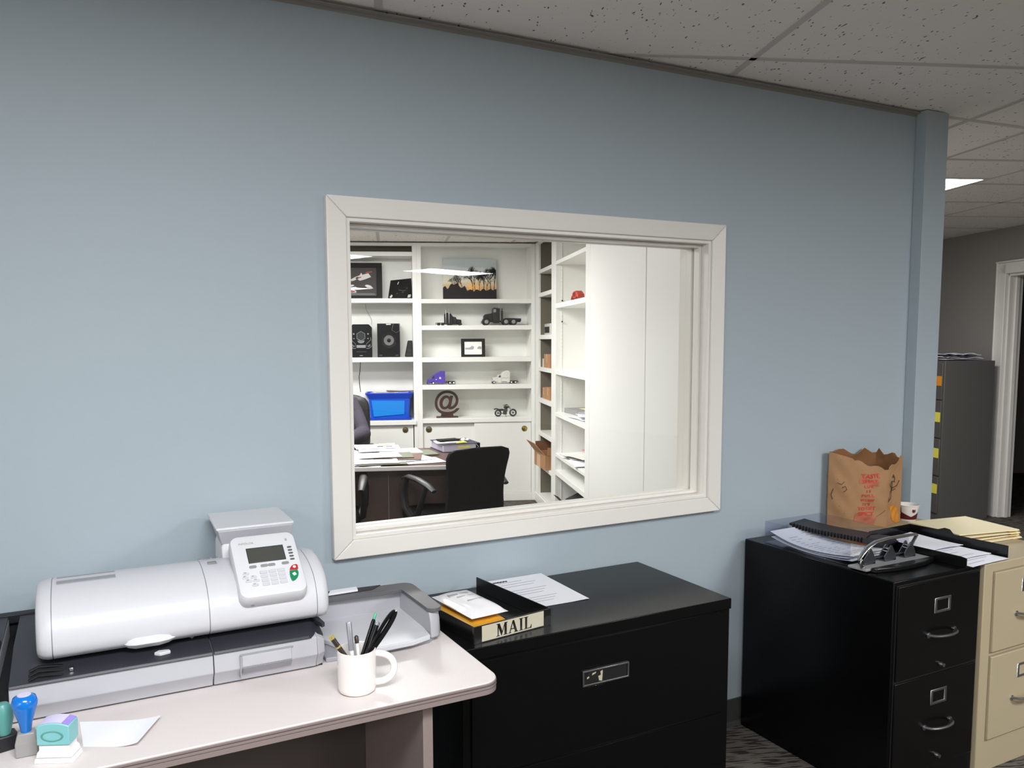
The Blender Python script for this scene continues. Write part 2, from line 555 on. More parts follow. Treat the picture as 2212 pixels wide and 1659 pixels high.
# window: casing, jamb, stops, pane
win = thing('window_1', 'white cased interior window in the blue wall looking into the office', 'window', (1.389, 0, OZ0))
win['kind'] = 'structure'
ox, oz = 1.389, OZ0
def W(mb):
    return mb.tf(Matrix.Translation((-ox, 0, -oz)))
def casing(corners_out, corners_in):
    m = MB()
    a, b = corners_out; c, d = corners_in
    # profile: flat board with a small back-band on the outer edge and a rounded inner edge
    m.add([(a[0], -.026, a[1]), (b[0], -.026, b[1]), (d[0], -.02, d[1]), (c[0], -.02, c[1]),
           (a[0], 0, a[1]), (b[0], 0, b[1]), (d[0], 0, d[1]), (c[0], 0, c[1])],
          [(0, 1, 2, 3), (7, 6, 5, 4), (0, 4, 5, 1), (1, 5, 6, 2), (2, 6, 7, 3), (3, 7, 4, 0)])
    return W(m)
A = (.6435, 2.1315, .8704, 1.9239); Bc = (.704, 2.074, .923, 1.866)
g = .0006
casing([(A[0], A[2]), (A[0], A[3])], [(Bc[0], Bc[2]), (Bc[0], Bc[3])]).build('casing', 'trim_white', win, bevel=.003)
casing([(A[1], A[2]), (A[1], A[3])], [(Bc[1], Bc[2]), (Bc[1], Bc[3])]).build('casing', 'trim_white', win, bevel=.003)
casing([(A[0] + g, A[3]), (A[1] - g, A[3])], [(Bc[0] + g, Bc[3]), (Bc[1] - g, Bc[3])]).build('casing', 'trim_white', win, bevel=.003)
casing([(A[0] + g, A[2]), (A[1] - g, A[2])], [(Bc[0] + g, Bc[2]), (Bc[1] - g, Bc[2])]).build('casing', 'trim_white', win, bevel=.003)
mb = MB(); ring_frame(mb, (OX0 - .012, OX1 + .012, OZ0 - .012, OZ1 + .012), (OX0, OX1, OZ0, OZ1), 'y', -.012, .145)
W(mb).build('jamb', 'trim_white', win, bevel=.002)
mb = MB(); ring_frame(mb, (OX0, OX1, OZ0, OZ1), (OX0 + .011, OX1 - .011, OZ0 + .011, OZ1 - .011), 'y', .024, .056)
W(mb).build('stop', 'trim_white', win, bevel=.003)
mb = MB(); ring_frame(mb, (OX0, OX1, OZ0, OZ1), (OX0 + .011, OX1 - .011, OZ0 + .011, OZ1 - .011), 'y', .066, .098)
W(mb).build('stop', 'trim_white', win, bevel=.003)
mb = MB(); mb.add([(OX0, .061, OZ0), (OX1, .061, OZ0), (OX1, .061, OZ1), (OX0, .061, OZ1)], [(0, 1, 2, 3)])
W(mb).build('pane', 'window_glass', win)

# other walls of the main room and the corridor (building axes)
def bwall(name, m, boxes):
    mb = MB()
    for b in boxes: mb.box(*b)
    return struct(mb.build(name, m, loc=(0, 0, 0), rz=TH))
DY0, DY1, DZ = 3.1, 4.005, 2.03
bwall('wall_corridor', 'wall_grey', [(5.85, 5.97, DY1, 9, 0, ZO), (5.85, 5.97, .6, DY0, 0, ZO), (5.85, 5.97, DY0, DY1, DZ, ZO)])
bwall('wall_corridor_end', 'wall_grey', [(2.6, 8.2, 8.6, 8.7, 0, ZO)])
bwall('wall_dark_room', 'wall_grey', [(5.97, 8.0, 1.9, 2.0, 0, ZO), (5.97, 8.0, 6, 6.1, 0, ZO), (8.0, 8.1, 1.9, 6.1, 0, ZO)])
bwall('wall_right', 'wall_office', [(5.97, 10.4, .6, .7, 0, ZM), (10.4, 10.5, -13, .7, 0, ZM)])
mb = MB(); mb.box(-3.5, -3.4, -12.5, .13, 0, ZM); struct(mb.build('wall_left', 'wall_office'))
bwall('wall_back', 'wall_office', [(-7, 10.5, -12.6, -12.5, 0, ZM)])
# door casing round the dark doorway at the far wall
door = bthing('door_1', 'white door casing around the dark open doorway at the far wall', 'doorway', (5.85, (DY0 + DY1) / 2, 0))
door['kind'] = 'structure'
mc = (DY0 + DY1) / 2
for y0, y1, nm in ((DY1 - .005, DY1 + .075, 'casing'), (DY0 - .075, DY0 + .005, 'casing')):
    m = MB(); m.box(-.03, 0, y0 - mc, y1 - mc, 0, DZ + .075); m.build(nm, 'trim_white', door, bevel=.004)
m = MB(); m.box(-.03, 0, DY0 - mc - .075, DY1 - mc + .0755, DZ, DZ + .09); m.build('casing', 'trim_white', door, bevel=.004)
m = MB(); m.box(-.042, 0, DY1 + .075 - mc, DY1 + .09 - mc, 0, DZ + .105); m.box(-.042, 0, DY0 - mc - .1, DY1 - mc + .1, DZ + .09, DZ + .105)
m.build('back_band', 'trim_white', door, bevel=.004)
m = MB(); m.box(.0, .12, DY1 - mc - .02, DY1 - mc, 0, DZ); m.box(0, .12, DY0 - mc, DY0 - mc + .02, 0, DZ); m.box(0, .12, DY0 - mc, DY1 - mc, DZ - .02, DZ)
m.box(.05, .08, DY1 - mc - .035, DY1 - mc - .02, 0, DZ - .02)
m.build('jamb', 'trim_white', door, bevel=.002)

# ceilings: lay-in tiles and the grid
mb = MB()
xs = [-7.5, -5, -2.5, 0, 2.6]
for a, b in zip(xs, xs[1:]):
    mb.add([(a, -13, ZM), (b, -13, ZM), (b, ywall(b, .06), ZM), (a, ywall(a, .06), ZM)], [(3, 2, 1, 0)])
for a, b, za, zb in ((2.6, 3.1, ZM, ZM), (3.1, 3.55, ZM, ZO), (3.55, 12, ZO, ZO)):
    mb.add([(a, -13, za), (b, -13, zb), (b, 10, zb), (a, 10, za)], [(3, 2, 1, 0)])
ceil = struct(mb.build('ceiling', 'ceiling_tile', loc=(0, 0, 0), rz=TH))
mb = MB()
def zc(bx): return ZM if bx <= 3.1 else (ZO if bx >= 3.55 else ZM + (ZO - ZM) * (bx - 3.1) / .45)
tw = .012
for bx in (-5.48, -4.23, -2.98, -1.73, -.48, .768, 2.02):
    mb.box(bx - tw, bx + tw, -12.4, ywall(bx, -.005), ZM - .003, ZM + .001)
for bx in (3.265, 3.575, 4.19, 4.86):
    mb.box(bx - tw, bx + tw, -12.4, 8.5, zc(bx) - .003, zc(bx) + .001)
for k in range(-20, 13):
    by = .55 + .59 * k
    lo = max(-7, (0 - by * cos(TH)) / sin(TH) + .02) if by > -3 else -7
    a = [max(lo, 2.62) if by > 1.0 else lo, 3.1, 3.55, 5.85 if by > .6 else 10.3]
    for p, q in zip(a, a[1:]):
        if q > p:
            mb.add([(p, by - tw, zc(p) - .003), (q, by - tw, zc(q) - .003), (q, by + tw, zc(q) - .003), (p, by + tw, zc(p) - .003),
                    (p, by - tw, zc(p) + .001), (q, by - tw, zc(q) + .001), (q, by + tw, zc(q) + .001), (p, by + tw, zc(p) + .001)],
                   [(3, 2, 1, 0), (0, 1, 5, 4), (2, 3, 7, 6), (1, 2, 6, 5), (3, 0, 4, 7)])
mb.build('ceiling_grid', 'tee_grey', ceil)
mb = MB()
mb.add([(-2.6, ywall(-2.6, .1), ZO), (2.6, ywall(2.6, .1), ZO), (2.6, 5.75, ZO), (-2.6, 5.75, ZO)], [(3, 2, 1, 0)])
oc = struct(mb.build('ceiling_office', 'ceiling_tile', loc=(0, 0, 0), rz=TH))
mb = MB()
for bx in (-1.74, -1.13, -.52, .09, .70, 1.31, 1.92): mb.box(bx - tw, bx + tw, ywall(bx, .14), 5.5, ZO - .003, ZO + .001)
for by in (1.6, 2.82, 4.04): mb.box(-2.5, 2.1, by - tw, by + tw, ZO - .003, ZO + .001)
mb.build('ceiling_grid', 'tee_grey', oc)
# office shell
bwall('wall_office_back', 'wall_office', [(-2.6, 2.6, 5.6, 5.7, 0, ZO)])
bwall('wall_office_left', 'wall_office', [(-2.6, -2.5, ywall(-2.6, .1), 5.6, 0, ZO)])
bwall('wall_office_right', 'wall_office', [(2.5, 2.6, ywall(2.6, .1), 5.6, 0, ZO)])
# flush white panels between the shelving and the blue wall
mb = MB()
mb.box(2.135, 2.5, 2.03, 3.205, .0, ZO); mb.box(2.135, 2.5, ywall(2.135, .15) + .1, 2.018, .0, ZO)
pn = struct(mb.build('wall_office_panel', 'panel_white', rz=TH, bevel=.002))
mb = MB(); mb.box(2.131, 2.14, 2.008, 2.040, 0, ZO); mb.build('trim_2', 'shelf_white', pn, bevel=.003)

# ------------------------------------------------------------------ ceiling lights: seen and mirrored ones first, then unseen added ones
def troffer(x0, x1, y0, y1, z, m, label, frame=.03):
    cx, cy = (x0 + x1) / 2, (y0 + y1) / 2
    t = bthing('ceiling_light', label, 'ceiling light', (cx, cy, z), group='ceiling lights')
    a, b = (x1 - x0) / 2, (y1 - y0) / 2
    m1 = MB(); ring_frame(m1, (-a, a, -b, b), (-a + frame, a - frame, -b + frame, b - frame), 'z', -.006, -.0005)
    m1.build('frame', 'light_frame', t)
    m2 = MB(); m2.add([(-a + frame, -b + frame, -.004), (a - frame, -b + frame, -.004), (a - frame, b - frame, -.004), (-a + frame, b - frame, -.004)], [(3, 2, 1, 0)])
    m2.build('diffuser', m, t)
    return t
troffer(3.59, 4.178, 2.16, 3.36, ZO, 'lamp_far', 'bright recessed ceiling light beyond the end of the blue wall', .02)
troffer(6.05, 7.27, -5.64, -5.03, ZO, 'lamp_main', 'recessed ceiling light mirrored in the pane across the sunset picture')
troffer(3.49, 4.71, -4.95, -4.44, ZO, 'lamp_main', 'recessed ceiling light mirrored in the upper left corner of the pane')
troffer(6.8, 8.02, -9.1, -8.5, ZO, 'lamp_main', 'recessed ceiling light mirrored low in the left of the pane, over the framed race car')
troffer(.34, 1.56, -2.3, -1.7, ZM, 'lamp_main', 'unseen ceiling light added behind the viewer to brighten the desk')  # added out of view so horizontal tops come out brighter
troffer(-1.8, -.6, -4.8, -4.2, ZM, 'lamp_main', 'unseen ceiling light added towards the left wall to even out the blue wall')  # unseen lamp, placed for an even spread on the left
troffer(3.57, 4.79, -1.86, -1.26, ZO, 'lamp_main', 'unseen ceiling light added opposite the end of the blue wall to brighten it')  # unseen lamp, shifts light to the right of the blue wall
troffer(.0, 1.22, 3.5, 4.1, ZO, 'lamp_office', 'unseen office ceiling light added above the back of the desk to light the shelves')  # unseen lamp, set near the bookcases to light their insides
troffer(-1.2, .02, 2.0, 2.6, ZO, 'lamp_office', 'unseen office ceiling light added towards the left to light the room')  # unseen lamp, kept left to spare the white panels

# ------------------------------------------------------------------ desk in front of the wall
DT = .735
desk = thing('desk', 'pale speckled laminate desk with rounded corner, carrying the mailing machine and mug', 'desk', (0, -.36, 0))
ty = .36
mb = MB()
poly = [(-1.3, .345)] + [(-1.3, -.345)] + arc(.838 - .045, -.345 + .045, .045, -90, 0, 8) + arc(.838 - .02, .345 - .02, .02, 0, 90, 4)
mb.prism(poly, 'z', DT - .026, DT)
mb.build('desktop', 'laminate', desk, bevel=.002)
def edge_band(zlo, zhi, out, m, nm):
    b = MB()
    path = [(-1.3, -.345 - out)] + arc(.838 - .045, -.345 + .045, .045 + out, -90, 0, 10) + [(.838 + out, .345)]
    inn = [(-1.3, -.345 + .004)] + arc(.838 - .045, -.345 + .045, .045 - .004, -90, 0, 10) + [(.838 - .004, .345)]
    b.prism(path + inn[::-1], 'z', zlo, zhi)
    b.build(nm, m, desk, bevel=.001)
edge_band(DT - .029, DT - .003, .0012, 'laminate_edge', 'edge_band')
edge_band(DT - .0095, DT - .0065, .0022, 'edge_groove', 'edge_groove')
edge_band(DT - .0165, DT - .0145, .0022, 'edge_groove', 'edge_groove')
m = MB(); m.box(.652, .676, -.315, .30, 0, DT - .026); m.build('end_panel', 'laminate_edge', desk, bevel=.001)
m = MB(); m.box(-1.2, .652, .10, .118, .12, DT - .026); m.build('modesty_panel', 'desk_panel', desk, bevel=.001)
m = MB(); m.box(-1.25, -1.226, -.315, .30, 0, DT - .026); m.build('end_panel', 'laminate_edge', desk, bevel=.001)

# ------------------------------------------------------------------ mailing machine
mm = thing('postage_meter', 'light grey mailing machine with tilted keypad on the pale desk', 'mailing machine', (.2, -.25, DT))
MX, MY = .2, -.25
def LM(mb): return mb.tf(Matrix.Translation((-MX, -MY, -DT)))
prof = [(-.442, .739), (-.446, .752), (-.463, .775), (-.457, .816), (-.30, .842), (-.06, .842), (-.06, .739)]
def base_section(x0, x1, nm='base'):
    b = MB(); b.prism(prof, 'x', x0, x1); return LM(b).build(nm, 'machine_grey', mm, bevel=.002)
base_section(-.158, .2375); base_section(.2395, .474)
b = MB()
b.loft([[(.4745, y, z) for y, z in prof], [(.494, y + .012 if y < -.3 else y, z if z < .8 else z - .012) for y, z in prof]])
LM(b).build('base', 'machine_grey', mm, bevel=.002)
base_section(-.75, -.182)
b = MB(); b.box(-.75, .492, -.432, -.07, DT, .7395); LM(b).build('foot_strip', 'charcoal_dark', mm)
b = MB(); b.box(-.183, -.157, -.44, -.07, .745, .80); LM(b).build('gap_shade', 'black_gap', mm)  # black block painted in for the shade between feeder and base
dk = [(-.4625, .8165), (-.4585, .823), (-.30, .848), (-.06, .848), (-.06, .8435), (-.30, .8435)]
b = MB(); b.prism(dk, 'x', -.158, .2375); LM(b).build('deck', 'charcoal', mm, bevel=.0015)
b = MB()
b.loft([[(.2395, y, z) for y, z in dk], [(.455, y, z) for y, z in dk], [(.497, y + .035 if y < -.4 else y, z - .013 if y < -.4 else z) for y, z in dk]])
LM(b).build('deck', 'charcoal', mm, bevel=.0015)
b = MB(); b.prism(dk, 'x', -.75, -.182); LM(b).build('deck', 'charcoal', mm, bevel=.0015)
# right-hand lip running down the end of the deck
b = MB(); b.prism([(.478, -.30), (.497, -.34), (.502, -.425), (.494, -.43), (.470, -.33)], 'z', .826, .8365)
LM(b).build('deck_lip', 'charcoal', mm, bevel=.001)
# pull-out door low on the right
b = MB(); b.add([(.30, -.4648, .777), (.412, -.4648, .777), (.412, -.4605, .803), (.30, -.4605, .803), (.30, -.456, .777), (.412, -.456, .777), (.412, -.452, .803), (.30, -.452, .803)],
              [(0, 1, 2, 3), (7, 6, 5, 4), (0, 4, 5, 1), (1, 5, 6, 2), (2, 6, 7, 3), (3, 7, 4, 0)])
LM(b).build('pull_door', 'machine_grey', mm, bevel=.001)
b = MB(); b.box(.296, .416, -.4615, -.452, .803, .806); b.box(.2945, .297, -.466, -.44, .752, .803)
LM(b).build('door_gap', 'machine_mid', mm)
b = MB(); b.prism([(-.4645, .775), (-.4515, .757), (-.446, .757), (-.455, .775)], 'x', .30, .412)
LM(b).build('door_scoop', 'machine_mid', mm, bevel=.0008)
# ribs and bright clips on the deck
for i in range(3):
    b = MB(); q = -.452 + .018 * i; h = .824 + (q + .4585) * .158
    b.tube([(-.122, q, h), (-.105, q + .004, h + .006), (-.085, q + .005, h + .004), (-.06, q + .005, h)], .0035, 8)
    LM(b).build('feed_rib', 'black_plastic', mm, smooth=True)
b = MB(); b.box(-.048, -.040, -.442, -.424, .826, .834); LM(b).build('bright_clip', 'chrome', mm, bevel=.001)
b = MB(); b.prism([(.118, -.430), (.13, -.440), (.152, -.434), (.15, -.424), (.128, -.420)], 'z', .826, .8335); LM(b).build('white_slider', 'machine_white', mm, bevel=.0015)
b = MB(); b.box(-.04, .47, -.30, -.08, .8485, .862); LM(b).build('throat', 'black_gap', mm)
for xx, mt in ((.335, 'dull_metal'), (.375, 'black_plastic'), (.432, 'dull_metal')):
    b = MB(); b.lathe([(.0095, -.012), (.0095, .004), (.007, .006)], 18, (xx, -.31, .858), 'y'); LM(b).build('roller', mt, mm, smooth=True)
b = MB(); b.box(.31, .46, -.30, -.285, .8485, .875); LM(b).build('roller_plate', 'key_grey', mm)
# drum housing: one curved profile in three covers
hp = [(-.388, .845), (-.41, .848), (-.424, .862), (-.427, .88), (-.424, .905), (-.412, .93), (-.392, .95), (-.36, .966), (-.32, .976), (-.27, .9815), (-.22, .972), (-.16, .957), (-.10, .937), (-.085, .91), (-.085, .86), (-.10, .845)]
hcx, hcz = -.26, .91
def scaled(p, k, x): return [(x, hcx + (y - hcx) * k, hcz + (z - hcz) * k) for y, z in p]
b = MB(); b.loft([scaled(hp, 1, -.0765), scaled(hp, 1, .2375)]); LM(b).build('cover', 'machine_lid', mm, smooth=True)
b = MB(); b.loft([scaled(hp, 1, .2395), scaled(hp, 1, .484)]); LM(b).build('cover', 'machine_lid', mm, smooth=True)
b = MB(); b.loft([scaled(hp, .86, -.108), scaled(hp, .93, -.105), scaled(hp, .975, -.097), scaled(hp, 1, -.086), scaled(hp, 1, -.0785)]); LM(b).build('end_cap', 'machine_lid', mm, smooth=True)
b = MB(); b.loft([scaled(hp, 1, .486), scaled(hp, 1, .5), scaled(hp, .975, .510), scaled(hp, .92, .516), scaled(hp, .84, .518)]); LM(b).build('end_cap', 'machine_lid', mm, smooth=True)
b = MB(); b.loft([scaled(hp, .985, -.08), scaled(hp, .985, .49)]); LM(b).build('seam', 'machine_mid', mm, smooth=True)
b = MB(); b.add([(-.068, -.306, .980), (.052, -.306, .980), (.052, -.252, .9802), (-.068, -.252, .9802), (-.068, -.306, .972), (.052, -.306, .972), (.052, -.252, .972), (-.068, -.252, .972)],
              [(0, 1, 2, 3), (7, 6, 5, 4), (0, 4, 5, 1), (1, 5, 6, 2), (2, 6, 7, 3), (3, 7, 4, 0)])
LM(b).build('label_strip', 'machine_mid', mm)
b = MB()
b.loft([[(x, -.412 + (y + .412) * k, .858 + (z - .858) * k) for y, z in [(-.40, .842), (-.424, .846), (-.434, .857), (-.431, .868), (-.42, .874), (-.40, .872)]]
        for x, k in ((.058, .3), (.068, .75), (.082, 1), (.13, 1), (.15, .8), (.165, .35))])
LM(b).build('lid_handle', 'machine_white', mm, smooth=True)
b = MB(); b.tube([(.185, -.37, .856), (.192, -.38, .848), (.205, -.39, .842)], .006, 8); LM(b).build('latch', 'machine_grey', mm, smooth=True)
# vents and a small slot on the saddle
b = MB(); b.box(.255, .276, -.297, -.28, .979, .9818); LM(b).build('slot', 'key_grey', mm, bevel=.001)
for i in range(4):
    b = MB(); b.box(.243 + i * .014, .248 + i * .014, -.215, -.205, .9675, .972); LM(b).build('vent', 'machine_mid', mm)
# weighing platform on its neck
b = MB(); b.prism([(.285, -.24), (.478, -.24), (.482, -.04), (.290, -.04)], 'z', 1.043, 1.0505); LM(b).build('scale_platform', 'machine_white', mm, bevel=.003)
b = MB()
b.loft([[(.288, -.2455, 1.0445), (.476, -.2455, 1.0445), (.476, -.232, 1.0445), (.288, -.232, 1.0445)],
        [(.300, -.228, .998), (.468, -.228, .998), (.468, -.214, .998), (.300, -.214, .998)]])
LM(b).build('scale_apron', 'machine_grey', mm, bevel=.003)
b = MB(); b.loft([[(.292, -.23, 1.043), (.30, -.23, 1.043), (.30, -.06, 1.043), (.292, -.06, 1.043)], [(.300, -.22, 1.0), (.306, -.22, 1.0), (.306, -.16, 1.005), (.300, -.16, 1.005)]])
LM(b).build('scale_apron', 'machine_grey', mm, bevel=.002)
b = MB(); b.loft([[(.297, -.255, .95), (.45, -.255, .95), (.45, -.12, .95), (.297, -.12, .95)], [(.297, -.235, 1.0), (.45, -.225, 1.0), (.45, -.13, 1.0), (.297, -.13, 1.0)], [(.31, -.22, 1.04), (.44, -.22, 1.04), (.44, -.13, 1.04), (.31, -.13, 1.04)]])
LM(b).build('neck', 'machine_white', mm, bevel=.004)
# keypad console: a tilted slab in its own plane (u right, v up the slope, w out)
cons = MB()
CO = Vector((.3825, -.372, .985))
tilt = math.atan2(.108, .15)
U, V = Vector((1, 0, 0)), Vector((0, cos(tilt), sin(tilt)))
N = U.cross(V)
MC = Matrix((U, V, N)).transposed().to_4x4(); MC.translation = CO
MCI = Matrix.Translation((-MX, -MY, -DT)) @ MC
cw, chh = .0785, .094
rings = []
for inset, w in ((.016, -.046), (.006, -.044), (.0, -.034), (.0, -.008), (.0025, -.002), (.008, 0)):
    rings.append([(u, v, w) for u, v in rrect(-cw + inset, cw - inset, -chh + inset, chh - inset, max(.004, .02 - inset * .3), 6)])
cons.loft(rings)
console = cons.tf(MCI).build('console', 'machine_white', mm, smooth=True)
def key(poly, h, m, nm, parent=console, w0=-.001):
    b = MB(); b.prism(poly, 'z', w0, h); return b.tf(MCI).build(nm, m, parent, bevel=.0006)
key(rrect(-.0445, .0445, .0045, .0515, .001, 2), .0004, 'screen_edge', 'screen_bezel')
key(rrect(-.043, .043, .006, .0495, .001, 2), .0007, 'screen', 'screen')
for i in range(5):
    key([(.0585 + u, .041 - i * .0095 + v) for u, v in rrect(-.0055, .0055, -.0026, .0026, .0025, 4)], .0012, 'key_dark', 'key')
for u0 in (-.037, -.0105, .007, .0395):
    key([(u0 + u, -.0065 + v) for u, v in rrect(-.0088, .0088, -.0042, .0042, .004, 4)], .0014, 'key_grey', 'key')
for r in range(4):
    for c in range(3):
        key([(-.0155 + c * .0205 + u, -.026 - r * .0118 + v) for u, v in rrect(-.0085, .0085, -.0045, .0045, .002, 3)], .0022, 'panel_key', 'key')
for (u0, v0) in ((-.056, -.025), (-.059, -.036), (-.040, -.037), (-.053, -.047), (-.036, -.048), (-.040, -.060)):
    key([(u0 + u, v0 + v) for u, v in rrect(-.0075, .0075, -.0038, .0038, .0035, 4)], .0016, 'panel_key', 'key')
    key([(u0 - .002 + u, v0 + .003 + v) for u, v in rrect(-.003, .003, -.0008, .0008, .0005, 2)], .0019, 'key_dark', 'key_mark')
red = [(.045, -.0305), (.0475, -.024), (.052, -.0185), (.0575, -.0155), (.062, -.015), (.0655, -.0165), (.0665, -.021), (.0655, -.0295), (.063, -.031)]
key(red, .0022, 'red_key', 'stop_key')
key([(.0578 + .004 * cos(a), -.0225 + .004 * sin(a)) for a in [2 * pi * i / 14 for i in range(14)]], .0026, 'stamp_white', 'key_mark')
grn = [(.0445, -.0325), (.0635, -.0325), (.0642, -.041), (.062, -.049), (.058, -.056), (.0525, -.061), (.047, -.0635), (.044, -.062), (.0425, -.052), (.0428, -.042)]
key(grn, .0022, 'green_key', 'start_key')
key([(.0535 + u * cos(.4) - v * sin(.4), -.044 + u * sin(.4) + v * cos(.4)) for u, v in rrect(-.004, .004, -.0042, .0042, .0005, 2)], .0026, 'stamp_white', 'key_mark')
vs, fs = text_mesh('INFOLOK', .0085, .0002)
b = MB(); b.add([(x - .041, y + .0665, z + .0006) for x, y, z in vs], fs); b.tf(MCI).build('lettering', 'print_grey', console)
b = MB(); b.prism([(.055 + u, .066 + v) for u, v in rrect(-.0025, .0025, -.004, .004, .001, 2)], 'z', 0, .0005); b.tf(MCI).build('logo', 'print_grey', console)
b = MB(); b.prism([(-.05 + u, v) for u, v in rrect(-.004, .004, -.003, .003, .002)], 'z', 0, .002)
b.tf(MCI @ Matrix.Translation((0, -chh + .001, -.028)) @ Matrix.Rotation(radians(90), 4, 'X')).build('console_bump', 'machine_mid', console)
# feeder end at the left, with its dark guide and the charcoal rear board
b = MB(); b.box(-.75, -.11, -.065, -.04, .83, .852); b.box(-.75, -.11, -.052, -.04, .75, .852); LM(b).build('rear_board', 'charcoal_dark', mm, bevel=.002)
b = MB()
b.loft([[(x, y, .838 + h * z) for y, z in [(-.40, 0), (-.40, .55), (-.385, .85), (-.36, 1), (-.29, 1), (-.25, .8), (-.24, 0)]] for x, h in ((-.36, .05), (-.26, .05), (-.205, .046), (-.19, .034), (-.183, .012))])
LM(b).build('feed_guide', 'black_matte', mm, smooth=True)

# catch tray at its right end
ct = thing('catch_tray', 'grey catch tray with dark rim at the right end of the mailing machine', 'tray', (.65, -.27, DT))
def LC(mb): return mb.tf(Matrix.Translation((-.65, .27, -DT)))
b = MB()
b.prism([(.503, -.425), (.60, -.433), (.70, -.430), (.775, -.423), (.797, -.405), (.803, -.36), (.803, -.20), (.503, -.15)], 'z', DT, .746)
LC(b).build('foot', 'machine_mid', ct, bevel=.002)
b = MB(); fl = [(.503, -.31), (.53, -.345), (.56, -.43), (.64, -.452), (.72, -.449), (.776, -.43), (.79, -.30), (.79, -.19), (.503, -.19)]
b.prism(fl, 'z', .746, .760); LC(b).build('tray_floor', 'machine_lid', ct, bevel=.003)
b = MB(); b.prism([(.503, -.20), (.503, -.185), (.80, -.185), (.80, -.20)], 'z', .746, .812); LC(b).build('rear_wall', 'machine_grey', ct, bevel=.002)
b = MB()
rw = [(-.424, .7465), (-.424, .77), (-.421, .79), (-.410, .812), (-.19, .812), (-.19, .7465)]
b.loft([[(.780, y, z) for y, z in rw], [(.800, y + .004 if y < -.3 else y, z) for y, z in rw], [(.815, y + .022 if y < -.3 else y, z) for y, z in rw]])
LC(b).build('side_wall', 'machine_grey', ct, bevel=.004)
b = MB()
b.prism([(.503, -.215), (.776, -.225), (.778, -.402)] + arc(.797, -.395, .022, 200, 360, 8) + [(.822, -.22)] + arc(.792, -.20, .03, 0, 90, 6) + [(.503, -.155)], 'z', .812, .822)
LC(b).build('rim', 'rim_grey', ct, bevel=.003)
b = MB(); b.prism([(.505, -.195), (.70, -.195), (.735, -.165), (.505, -.15)], 'z', .8215, .8235); LC(b).build('rim_recess', 'charcoal_dark', ct)
b = MB(); b.prism([(.575, -.196), (.66, -.194), (.665, -.165), (.59, -.165)], 'z', .8236, .829); LC(b).build('paper_label', 'paper', ct, bevel=.001)

# ------------------------------------------------------------------ mug and its pens
MUG = (.523, -.606, DT)
mug = thing('mug', 'white ceramic mug full of pens on the pale desk', 'mug', MUG)
b = MB(); b.lathe([(.0005, 0), (.036, 0), (.041, .004), (.0425, .012), (.043, .093), (.0425, .096), (.0405, .096), (.0395, .093), (.0395, .012), (.035, .006), (.0005, .006)], 48, cap=False)
b.build('body', 'ceramic', mug, smooth=True)
b = MB(); ha = radians(-20)
pts = []
for i in range(15):
    a = radians(96 - 192 * i / 14)
    r = .040 + .043 * max(0, cos(a)) ** .8
    pts.append((r * cos(ha), r * sin(ha), .050 + .033 * sin(a)))
b.tube(pts, .0062, 12, 1.25); b.build('handle', 'ceramic', mug, smooth=True)
def pen(label, nm, p0, p1, r, m, extra=(), grp='pens in the white mug', cat='pen'):
    a, c = Vector(p0), Vector(p1); d = c - a; L = d.length; d.normalize()
    q = d.to_track_quat('Z', 'Y').to_matrix().to_4x4(); q.translation = a
    t = thing(nm, label, cat, (MUG[0], MUG[1], DT + .0065), group=grp)
    off = Matrix.Translation((-MUG[0], -MUG[1], -DT - .0065)) @ q
    b = MB(); b.lathe([(r * .35, 0), (r * .8, .012), (r, .02), (r, L - .006), (r * .75, L)], 14)
    b.tf(off).build('barrel', m, t, smooth=True)
    for e in extra:
        b = MB(); e[0](b, r, L); b.tf(off).build(e[1], e[2], t, smooth=True)
    return t
mx, my = MUG[0], MUG[1]
def z_(h): return DT + h
clip = lambda b, r, L: b.add([(-.0015, -r - .002, L - .045), (.0015, -r - .002, L - .045), (.0015, -r - .002, L - .003), (-.0015, -r - .002, L - .003), (-.0015, -r, L - .045), (.0015, -r, L - .045), (.0015, -r, L - .003), (-.0015, -r, L - .003)], [(0, 1, 2, 3), (7, 6, 5, 4), (0, 4, 5, 1), (1, 5, 6, 2), (2, 6, 7, 3), (3, 7, 4, 0)])
bandt = lambda b, r, L: b.lathe([(r * 1.08, L - .005), (r * 1.08, L + .002), (r * .6, L + .003)], 14)
bandm = lambda b, r, L: b.lathe([(r * 1.1, L - .030), (r * 1.1, L - .026)], 14)
capf = lambda b, r, L: b.lathe([(r * 1.2, L - .042), (r * 1.22, L - .004), (r * .9, L + .001)], 14)
half = lambda b, r, L: b.lathe([(r * 1.25, L - .062), (r * 1.25, L - .002), (r, L + .001)], 14)
pen('dark pen with gold bands leaning left in the white mug', 'pen', (mx + .02, my + .0, z_(.0075)), (mx - .055, my + .005, z_(.130)), .0058, 'pen_brown', ((bandt, 'cap_band', 'gold'), (bandm, 'clip_band', 'gold')))
pen('silver and black capped pen standing upright in the white mug', 'pen', (mx - .008, my - .012, z_(.0075)), (mx - .016, my + .002, z_(.158)), .005, 'stamp_white', ((half, 'cap', 'pen_silver'), (clip, 'clip', 'black_plastic')))
pen('short white pen with a dark cap in the middle of the white mug', 'pen', (mx + .008, my - .01, z_(.0075)), (mx + .004, my + .012, z_(.118)), .0042, 'stamp_white', ((lambda b, r, L: b.lathe([(r * 1.15, L - .014), (r * 1.15, L), (r * .5, L + .003)], 14), 'cap', 'pen_brown'),))
pen('slim black pen with a mint green push button leaning right', 'pen', (mx - .012, my, z_(.0075)), (mx + .046, my + .012, z_(.152)), .0045, 'black_plastic', ((lambda b, r, L: b.lathe([(r * .7, L - .002), (r * .7, L + .012), (r * .4, L + .014)], 12), 'push_button', 'green_tip'), (clip, 'clip', 'green_tip')))
